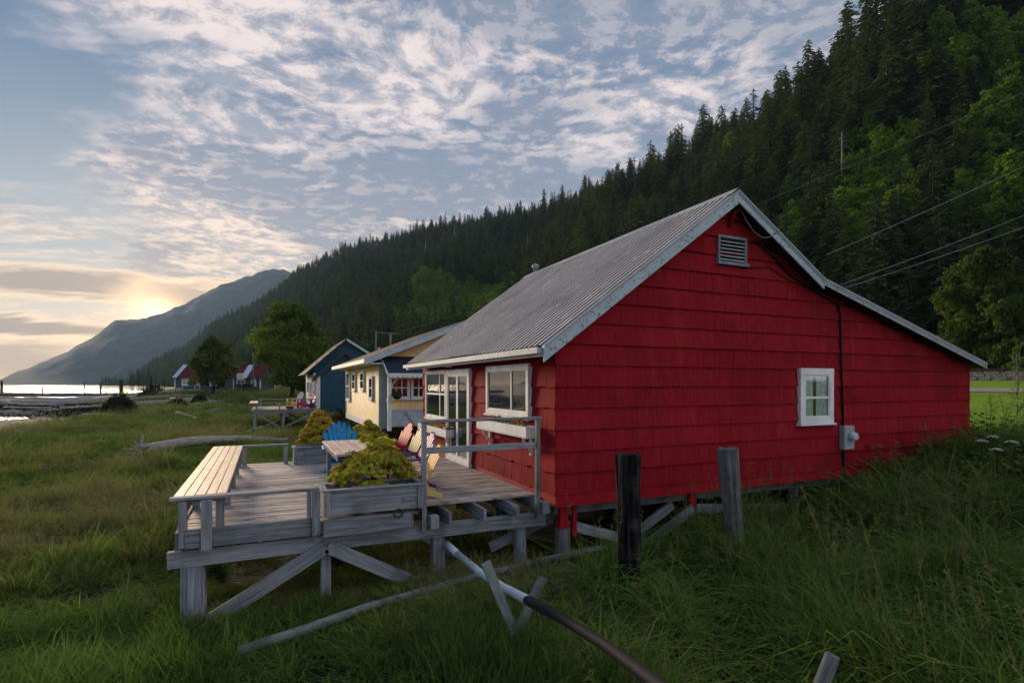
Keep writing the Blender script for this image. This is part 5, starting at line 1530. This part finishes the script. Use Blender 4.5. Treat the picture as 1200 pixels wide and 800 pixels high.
# a few more trees on the flat by the water under the headland, and behind the houses
sites = [(X[i], Y[i], Z[i]) for i in keep if math.hypot(X[i] - 55.5, Y[i] - 24.6) > 7]
for px, d_ in [(rng.uniform(148, 206), rng.uniform(420, 620)) for _ in range(60)]:
    x, y = at_px(px, d_); sites.append((x, y, .5))
for px, d_ in [(rng.uniform(290, 430), rng.uniform(150, 230)) for _ in range(30)]:
    x, y = at_px(px, d_); sites.append((x, y, .8))
info = []
patches = [(1045, 165, 34), (1035, 235, 40), (1010, 262, 30), (1175, 195, 30), (1120, 60, 40), (1170, 120, 40), (1165, 250, 45), (560, 362, 36), (590, 345, 18), (940, 270, 26), (508, 345, 26), (505, 368, 26), (478, 372, 16), (1195, 40, 40), (1010, 190, 18), (290, 395, 14), (300, 405, 16)]
for (x, y, z) in sites:
    sc_ = rng.uniform(.42, 1.0) * (.72 + .28 * min(1, math.hypot(x, y) / 160)) * (1 if math.hypot(x, y) < 260 else .78); px, py, dd = proj((x, y, z + 12 * sc_ * .7))
    ald = any((px - a) ** 2 + ((py - b_) * 1.1) ** 2 < c * c for a, b_, c in patches) and dd < 480
    if not ald and dd < 260 and rng.random() < .05: ald = True
    kind = ('a', int(rng.integers(3))) if ald else ('c', int(rng.integers(5)) if rng.random() < .8 else 4)
    if ald: sc_ = rng.uniform(.6, 1.1)
    info.append([x, y, z, sc_, rng.uniform(0, 6.28), kind, px, py, dd])
vis = []
for k, q in enumerate(info):
    h = 20 * q[3] if q[5][0] == 'c' else 12 * q[3]
    tx_, ty_, dd = proj((q[0], q[1], q[2] + h))
    if dd > 20 and -15 < tx_ < 1215 and (ty_ < roofline(tx_) - 4) and proj((q[0], q[1], q[2]))[1] > -10: vis.append((dd / h, k))
vis.sort()
nc = na = 0; indiv = set()
protoC, protoA = {}, {}
GC, GA = 'conifers of the hillside forest', 'bright broadleaf trees among the conifers'
LC = 'dark conifer standing in the steep hillside forest'; LA = 'bright green broadleaf tree among the dark hillside conifers'
for _, k in vis:
    q = info[k]; kd, vi = q[5]
    if kd == 'c' and nc >= 292 or kd == 'a' and na >= 250: continue
    indiv.add(k)
    D = protoC if kd == 'c' else protoA
    nm, lb, ct, gp = ('conifer', LC, 'conifer', GC) if kd == 'c' else ('alder_tree', LA, 'tree', GA)
    if vi not in D:
        T, C, h = (CT if kd == 'c' else ALD)[vi]
        t = tree(nm, lb, ct, (0, 0, 0), T, C, M['bark'], (M['conifer_light'] if vi in (1, 4) else M['conifer']) if kd == 'c' else M['alder'], group=gp)
        D[vi] = t; KC = [c for c in bpy.data.objects if c.parent is t]; D[(vi, 'k')] = KC
    else:
        s0 = D[vi]; t = s0.copy(); col.objects.link(t)
        for c in D[(vi, 'k')]: c2 = c.copy(); col.objects.link(c2); c2.parent = t
    t.location = q[:3]; t.rotation_euler = (0, 0, q[4]); t.scale = (q[3] * rng.uniform(.85, 1.15),) * 2 + (q[3],)
    if kd == 'c': nc += 1
    else: na += 1
print('individual conifers', nc, 'alders', na)
# a few bleached snags between them
random.seed(12); snp = None
for px, py0, d_ in ((617, 300, 260), (500, 300, 420), (537, 290, 330), (700, 250, 200), (860, 215, 150), (985, 235, 110)):
    best = min((abs(q[6] - px) + abs(q[8] - d_) * .15 + abs(q[7] - py0 + 20) * .5, i) for i, q in enumerate(info))[1]; q = info[best]
    if snp is None: o = SN.build('dead_tree', M['drift']); snp = o
    else: o = snp.copy(); col.objects.link(o)
    o.location = (q[0] - 2, q[1] - 2, q[2]); s_ = random.uniform(.8, 1.3); o.scale = (s_,) * 3; tag(o, 'bleached dead trunk standing among the hillside conifers', 'dead tree', 'dead trunks in the hillside forest')


# ------------------------------------------------------------ geometry-node scatter for what nobody could count
def template(mb, name, mats):
    o = mb.build(name, mats); col.objects.unlink(o); return o


def merge(*pairs):
    """join builders into one with a material slot each"""
    R_ = MB()
    for mi, m1 in enumerate(pairs):
        k = len(R_.v); R_.v += m1.v; R_.uv += m1.uv; R_.r += m1.r; R_.sm += m1.sm; R_.mi += [mi] * len(m1.f); R_.f += [[i + k for i in f] for f in m1.f]
    return R_


def scatter(name, label, pts, rots, scl, idx, temps):
    """idx chooses among temps; everything is real geometry instanced on points"""
    me = bpy.data.meshes.new(name); pts = np.asarray(pts, dtype=np.float32)
    me.vertices.add(len(pts)); me.vertices.foreach_set('co', pts.ravel())
    a = me.attributes.new('rot', 'FLOAT_VECTOR', 'POINT'); a.data.foreach_set('vector', np.asarray(rots, dtype=np.float32).ravel())
    a = me.attributes.new('scl', 'FLOAT_VECTOR', 'POINT'); a.data.foreach_set('vector', np.asarray(scl, dtype=np.float32).ravel())
    a = me.attributes.new('idx', 'INT', 'POINT'); a.data.foreach_set('value', np.asarray(idx, dtype=np.int32))
    o = bpy.data.objects.new(name, me); col.objects.link(o)
    ng = bpy.data.node_groups.new(name + ' scatter', 'GeometryNodeTree')
    ng.interface.new_socket('Geometry', in_out='INPUT', socket_type='NodeSocketGeometry'); ng.interface.new_socket('Geometry', in_out='OUTPUT', socket_type='NodeSocketGeometry')
    N_ = ng.nodes; L = ng.links
    gi = N_.new('NodeGroupInput'); go = N_.new('NodeGroupOutput'); jn_out = N_.new('GeometryNodeJoinGeometry')
    def at(nm, ty):
        x = N_.new('GeometryNodeInputNamedAttribute'); x.data_type = ty; x.inputs[0].default_value = nm; return x.outputs[0]
    rr, ssx, ii = at('rot', 'FLOAT_VECTOR'), at('scl', 'FLOAT_VECTOR'), at('idx', 'INT')
    for k, tmp in enumerate(temps):
        oi = N_.new('GeometryNodeObjectInfo'); oi.inputs[0].default_value = tmp
        ip = N_.new('GeometryNodeInstanceOnPoints'); cmpn = N_.new('FunctionNodeCompare'); cmpn.data_type = 'INT'; cmpn.operation = 'EQUAL'
        ints = [s for s in cmpn.inputs if s.type == 'INT']
        L.new(ii, ints[0]); ints[1].default_value = k
        L.new(gi.outputs[0], ip.inputs['Points']); L.new(cmpn.outputs[0], ip.inputs['Selection']); L.new(oi.outputs['Geometry'], ip.inputs['Instance'])
        L.new(rr, ip.inputs['Rotation']); L.new(ssx, ip.inputs['Scale']); L.new(ip.outputs[0], jn_out.inputs[0])
    L.new(jn_out.outputs[0], go.inputs[0])
    mo = o.modifiers.new('scatter', 'NODES'); mo.node_group = ng
    return tag(o, label, kind='stuff')


temps = [template(merge(T, C), 'conifer form', [M['bark'], M['conifer_light'] if vi in (1, 4) else M['conifer']]) for vi, (T, C, h) in enumerate(CT)] + [template(merge(T, C), 'alder form', [M['bark'], M['alder']]) for T, C, h in ALD]
rest = [q for k, q in enumerate(info) if k not in indiv]
print('forest rest', len(rest))
scatter('forest', 'dense dark conifer forest covering the steep hillside', [q[:3] for q in rest], [(0, 0, q[4]) for q in rest], [(q[3], q[3], q[3]) for q in rest],
        [q[5][1] + (5 if q[5][0] == 'a' else 0) for q in rest], temps)

# ================================================================== grass
def tuft(seed, n, rad_, h, wdt, lean, droop, seed_heads=0):
    rs = random.Random(seed); G_ = MB(); tips = []
    for i in range(n):
        a = rs.uniform(0, 6.28); q = math.sqrt(rs.random()) * rad_
        p = Vector((q * math.cos(a), q * math.sin(a), -.04)); b_ = rs.uniform(0, 6.28)
        dr = Vector((math.cos(b_), math.sin(b_), 0)); L = h * rs.uniform(.5, 1.1); l0 = rs.uniform(.1, 1) * lean; dp = rs.uniform(.3, 1) * droop
        sd_ = Vector((-dr.y, dr.x, 0)) if rs.random() < .5 else Vector((rs.uniform(-1, 1), rs.uniform(-1, 1), 0)).normalized()
        pts = []
        for k in range(5):
            t = k / 4; pts.append(p + dr * (L * (l0 * t + dp * t * t * t * .8)) + Vector((0, 0, L * (t - dp * .45 * t ** 3))))
        r = rs.random(); w_ = wdt * rs.uniform(.6, 1.3); dead = rs.random() < .07
        for k in range(4):
            wa, wb = w_ * (1 - .15 * k) * .5, w_ * (1 - .15 * (k + 1)) * .5 if k < 3 else w_ * .05
            G_.poly([pts[k] - sd_ * wa, pts[k] + sd_ * wa, pts[k + 1] + sd_ * wb, pts[k + 1] - sd_ * wb], r, uv=[(0, 0)] * 4)
            tips.append(1.0 if dead else (0, .1, .3, .55)[k])
    S_ = MB()
    for i in range(seed_heads):
        a = rs.uniform(0, 6.28); q = rs.random() * rad_; p = Vector((q * math.cos(a), q * math.sin(a), 0)); H = h * rs.uniform(1.1, 1.5)
        top_ = p + Vector((rs.uniform(-.12, .12), rs.uniform(-.12, .12), H)); sd_ = Vector((.0022, 0, 0))
        S_.poly([p - sd_, p + sd_, top_ + sd_, top_ - sd_], .5, uv=[(0, 0)] * 4)
        for k in range(16):
            f = rs.uniform(.72, 1); c = p + (top_ - p) * f; o_ = Vector((rs.gauss(0, 1), rs.gauss(0, 1), rs.uniform(0, 1))).normalized() * (.055 * (1.15 - f) * 4)
            sv = Vector((rs.gauss(0, 1), rs.gauss(0, 1), rs.gauss(0, 1))).normalized() * .004
            S_.poly([c, c + o_ * .6 - sv, c + o_, c + o_ * .6 + sv], rs.random(), uv=[(0, 0)] * 4)
    return G_, S_, tips


def tuft_obj(name, args, gm):
    G_, S_, tips = tuft(*args); R_ = merge(G_, S_)
    o = R_.build(name, [M[gm], M['straw']]); at = o.data.attributes.new('tip', 'FLOAT', 'FACE')
    at.data.foreach_set('value', np.array(tips + [0] * len(S_.f), dtype=np.float32)); col.objects.unlink(o); return o


TU = [tuft_obj('sedge tuft', (1, 30, .17, .42, .013, .35, .9, 0), 'grass'), tuft_obj('sedge tuft', (2, 30, .17, .38, .012, .5, 1.2, 0), 'grass'),
      tuft_obj('sedge tuft', (3, 26, .18, .50, .014, .28, .7, 0), 'grass'),
      tuft_obj('rank tuft', (4, 22, .17, .66, .017, .4, 1.1, 0), 'grass_dark'), tuft_obj('rank tuft', (5, 20, .18, .78, .018, .5, 1.3, 1), 'grass_dark'),
      tuft_obj('seed tuft', (6, 20, .16, .62, .014, .4, .9, 4), 'grass_dark'),
      tuft_obj('broad tuft', (7, 12, .12, .55, .030, .5, 1.4, 0), 'grass'),
      tuft_obj('olive tuft', (8, 30, .17, .38, .012, .5, 1.2, 1), 'grass_olive'), tuft_obj('deep tuft', (9, 28, .17, .42, .014, .4, 1.0, 0), 'grass_deep'),
      tuft_obj('deep rank tuft', (10, 20, .18, .70, .018, .45, 1.2, 0), 'grass_deep')]


def fbm(x, y, s): return np.array([mnoise.fractal((a * s, c * s, 1.7), .8, 2.0, 4) for a, c in zip(x, y)])


rg = np.random.default_rng(9)
PX = []; PR = []; PS = []; PI = []
def sow(d0, d1, per, wscale, hscale, a_lo=-1.12, a_hi=1.2):
    area = (a_hi - a_lo) * (d1 ** 2 - d0 ** 2) / 2; n = int(area * per)
    dd = np.sqrt(rg.uniform(d0 ** 2, d1 ** 2, n)); a = rg.uniform(a_lo, a_hi, n)
    x = dd * (math.sin(A0) + a * math.cos(A0)); y = dd * (math.cos(A0) - a * math.sin(A0)); z = ground_np(x, y)
    n1 = fbm(x, y, .55); n2 = fbm(x + 31, y - 12, .16); n3 = fbm(x - 7, y + 5, 1.4)
    for i in range(n):
        X_, Y_, Z_ = x[i], y[i], z[i]
        if Z_ < -1.87 + .12 * n3[i]: continue
        if X_ > 15.9 + .4 * n3[i] and Y_ < 46: continue
        if X_ > 4.0 and 7.3 < Y_ < 15.2 and (X_ > 7.5 or Y_ > 9): continue
        if X_ > 4.9 and 24.4 < Y_ < 37.6 or X_ > 3.5 and 44 < Y_ < 55 or Y_ > 118: continue
        near_deck = -1.6 < X_ < 5.2 and 4.6 < Y_ < 13.8
        under = -1.0 < X_ < 4.2 and 7.6 < Y_ < 13.7 or (X_ > 4.0 and 7.3 < Y_)
        if under and rg.random() < (.55 if X_ > 4.0 else .15): continue
        right = min(1, max(0, (X_ + .35 * (8 - Y_) - 3.8) / 2.5)) if Y_ < 16 else 0
        lod = .78 + .95 * n1[i] + .4 * n2[i]
        if n1[i] < -.28 and rg.random() < .6: continue
        h = 1.22 * hscale * min(1.6, max(.3, lod)) * (1.0 + .15 * right)
        if near_deck: h *= .58 if Y_ > 6.6 else .85 if not (1.6 < X_ < 3.2) else 1.1
        if under: h *= .6
        if X_ > 12.5 and Y_ < 9: h *= 1.0
        q = rg.random()
        if right > rg.random(): k = 3 if q < .42 else 4 if q < .74 else 5 if (q < .77 or q < .86 and n1[i] > .25) else 6 if q < .9 else 2
        else:
            k = 0 if q < .4 else 1 if q < .72 else 2 if q < .93 else 6
            if n2[i] + .35 * n3[i] > .10 + rg.normal(0, .12): k = 7
            elif n2[i] - .3 * n1[i] < -.06 + rg.normal(0, .12): k = 8
        if k in (3, 4) and n2[i] + .4 * n3[i] < rg.normal(0, .15): k = 9
        ph = 6.28 * (n2[i] * 1.1 + .25) + rg.normal(0, .5); tl = max(0, min(.95, .30 + .75 * n1[i] + rg.normal(0, .15)))
        if near_deck or right > .5: tl *= .5
        if hscale > 0 and d0 > 14: tl *= .9
        m_ = Matrix.Rotation(ph, 3, 'Z') @ Matrix.Rotation(tl, 3, 'Y') @ Matrix.Rotation(rg.uniform(0, 6.28), 3, 'Z')
        PX.append((X_, Y_, Z_)); PR.append(tuple(m_.to_euler())); s_ = rg.uniform(.8, 1.2) * wscale; PS.append((s_, s_, h * rg.uniform(.85, 1.15))); PI.append(k)


sow(2.3, 7, 62, 1.0, 1.0)
sow(7, 12, 44, 1.15, 1.0)
sow(12, 20, 20, 1.6, 1.0)
sow(20, 34, 8, 2.4, 1.0)
sow(34, 60, 2.6, 3.6, .95, -1.12, .3)
sow(60, 112, .7, 6.0, .9, -1.0, .2)
print('tufts', len(PX))
scatter('tall_grass', 'long tangled marsh grass and rank weeds around the deck and cabin', PX, PR, PS, PI, TU)

# cow parsley at the corner of the cabin
random.seed(44)
for lb, px, py0, d_ in (('white umbel flower left of the group by the cabin corner', 1151, 516, 9.2), ('tallest white umbel flower in front of the lawn', 1163, 511, 9.6), ('white umbel flower at the right of the group', 1186, 517, 9.0), ('low white umbel flower under the others', 1168, 526, 9.0)):
    x, y = at_px(px, d_); zt = 1.79 + (450 - py0) / 640 * d_; g0 = ground(x, y); H = zt - g0
    t = empty('cow_parsley', lb, 'flower', (x, y, g0), group='white umbel flowers by the cabin corner')
    m1 = MB(); m1.tube([(0, 0, 0), (.03, 0, H * .5), (0, 0, H * .92)], [.008, .006, .004], 5)
    for k in range(9):
        a = k * .7; m1.tube([(0, 0, H * .92), (.09 * math.cos(a) * (k % 3 + 1) / 3, .09 * math.sin(a) * (k % 3 + 1) / 3, H)], .0022, 3)
    for k in range(3): m1.tube([(0, 0, H * (.3 + .2 * k)), (.12 * math.cos(k * 2), .12 * math.sin(k * 2), H * (.38 + .2 * k))], .003, 3)
    m1.build('stem', M['grass_dark'], t)
    m1 = MB()
    for k in range(260):
        cq = .085 * math.sqrt((k % 16) / 16); ca = (k % 16) * 2.4; a = random.uniform(0, 6.28); q = random.random() * .018
        leafquad(m1, Vector((cq * math.cos(ca) + q * math.cos(a), cq * math.sin(ca) + q * math.sin(a), H + .02 * random.random() - cq * cq * 3.5)), .017, Vector((random.gauss(0, .6), random.gauss(0, .6), 1)), .8)
    m1.build('umbel', M['petal'], t)
    m1 = MB()
    for k in range(3):
        for _ in range(14): leafquad(m1, Vector((.12 * math.cos(k * 2) + random.gauss(0, .04), .12 * math.sin(k * 2) + random.gauss(0, .04), H * (.38 + .2 * k) + random.gauss(0, .02))), .06, Vector((random.gauss(0, .5), random.gauss(0, .5), 1)), .4)
    m1.build('leaves', M['grass_dark'], t)
# rough rhubarb-leaved weeds at the foot of the cabin's low corner
temps_w = []
m1 = MB()
for k in range(90): leafquad(m1, Vector((random.gauss(0, .2), random.gauss(0, .2), abs(random.gauss(.28, .16)))), random.uniform(.07, .14), Vector((random.gauss(0, .6), random.gauss(0, .6), 1)), .6)
for k in range(12): m1.tube([(0, 0, 0), (random.gauss(0, .15), random.gauss(0, .15), random.uniform(.3, .55))], .006, 4)
wd_t = template(m1, 'weed form', [M['leaf_dark']])
PX = []; PR = []; PS = []; PI = []
for i in range(300):
    x, y = rg.uniform(7.5, 15.9), rg.uniform(3.5, 7.2)
    if rg.random() > (x - 6) / 10 or y < 7.2 - (x - 6) * .45: continue
    PX.append((x, y, ground(x, y))); PR.append((0, 0, rg.uniform(0, 6.28))); s_ = rg.uniform(.7, 1.25); PS.append((s_, s_, s_)); PI.append(0)
for i in range(60):
    x, y = rg.uniform(15.4, 16.4), rg.uniform(3, 12); PX.append((x, y, ground(x, y))); PR.append((0, 0, rg.uniform(0, 6.28))); s_ = rg.uniform(.7, 1.2); PS.append((s_, s_, s_)); PI.append(0)
scatter('weeds', 'leafy weeds crowding the foot of the red gable wall', PX, PR, PS, PI, [wd_t])

# small sticks and wrack strewn over the mud flat
m1 = MB()
for k in range(7):
    a = random.uniform(0, 3.14); c = Vector((random.gauss(0, .5), random.gauss(0, .5), .08)); dv = Vector((math.cos(a), math.sin(a), random.uniform(-.06, .06))) * random.uniform(.4, 1.1)
    m1.tube([c - dv, c + dv], [random.uniform(.04, .09), .03], 5)
stk = template(m1, 'stick form', [M['drift']])
m1 = MB()
for k in range(60): leafquad(m1, Vector((random.gauss(0, .45), random.gauss(0, .45), random.uniform(0, .22))), random.uniform(.12, .3), Vector((random.gauss(0, 1), random.gauss(0, 1), 1)), .5)
wrk = template(m1, 'wrack form', [M['bush']])
PX = []; PR = []; PS = []; PI = []
for i in range(2300):
    x, y = at_px(rg.uniform(-40, 262), rg.uniform(62, 140) if i % 3 else rg.uniform(84, 104)); z = ground(x, y)
    if z < -2.28 or z > -.6 or z > -1.7 and rg.random() < .75: continue
    PX.append((x, y, z)); PR.append((rg.normal(0, .06), rg.normal(0, .06), rg.uniform(0, 6.28))); s_ = rg.uniform(.5, 1.7); PS.append((s_, s_, s_)); PI.append(int(rg.random() < .55))
scatter('driftwood_debris', 'tangle of sticks, bark and dark wrack on the mud flat', PX, PR, PS, PI, [stk, wrk])
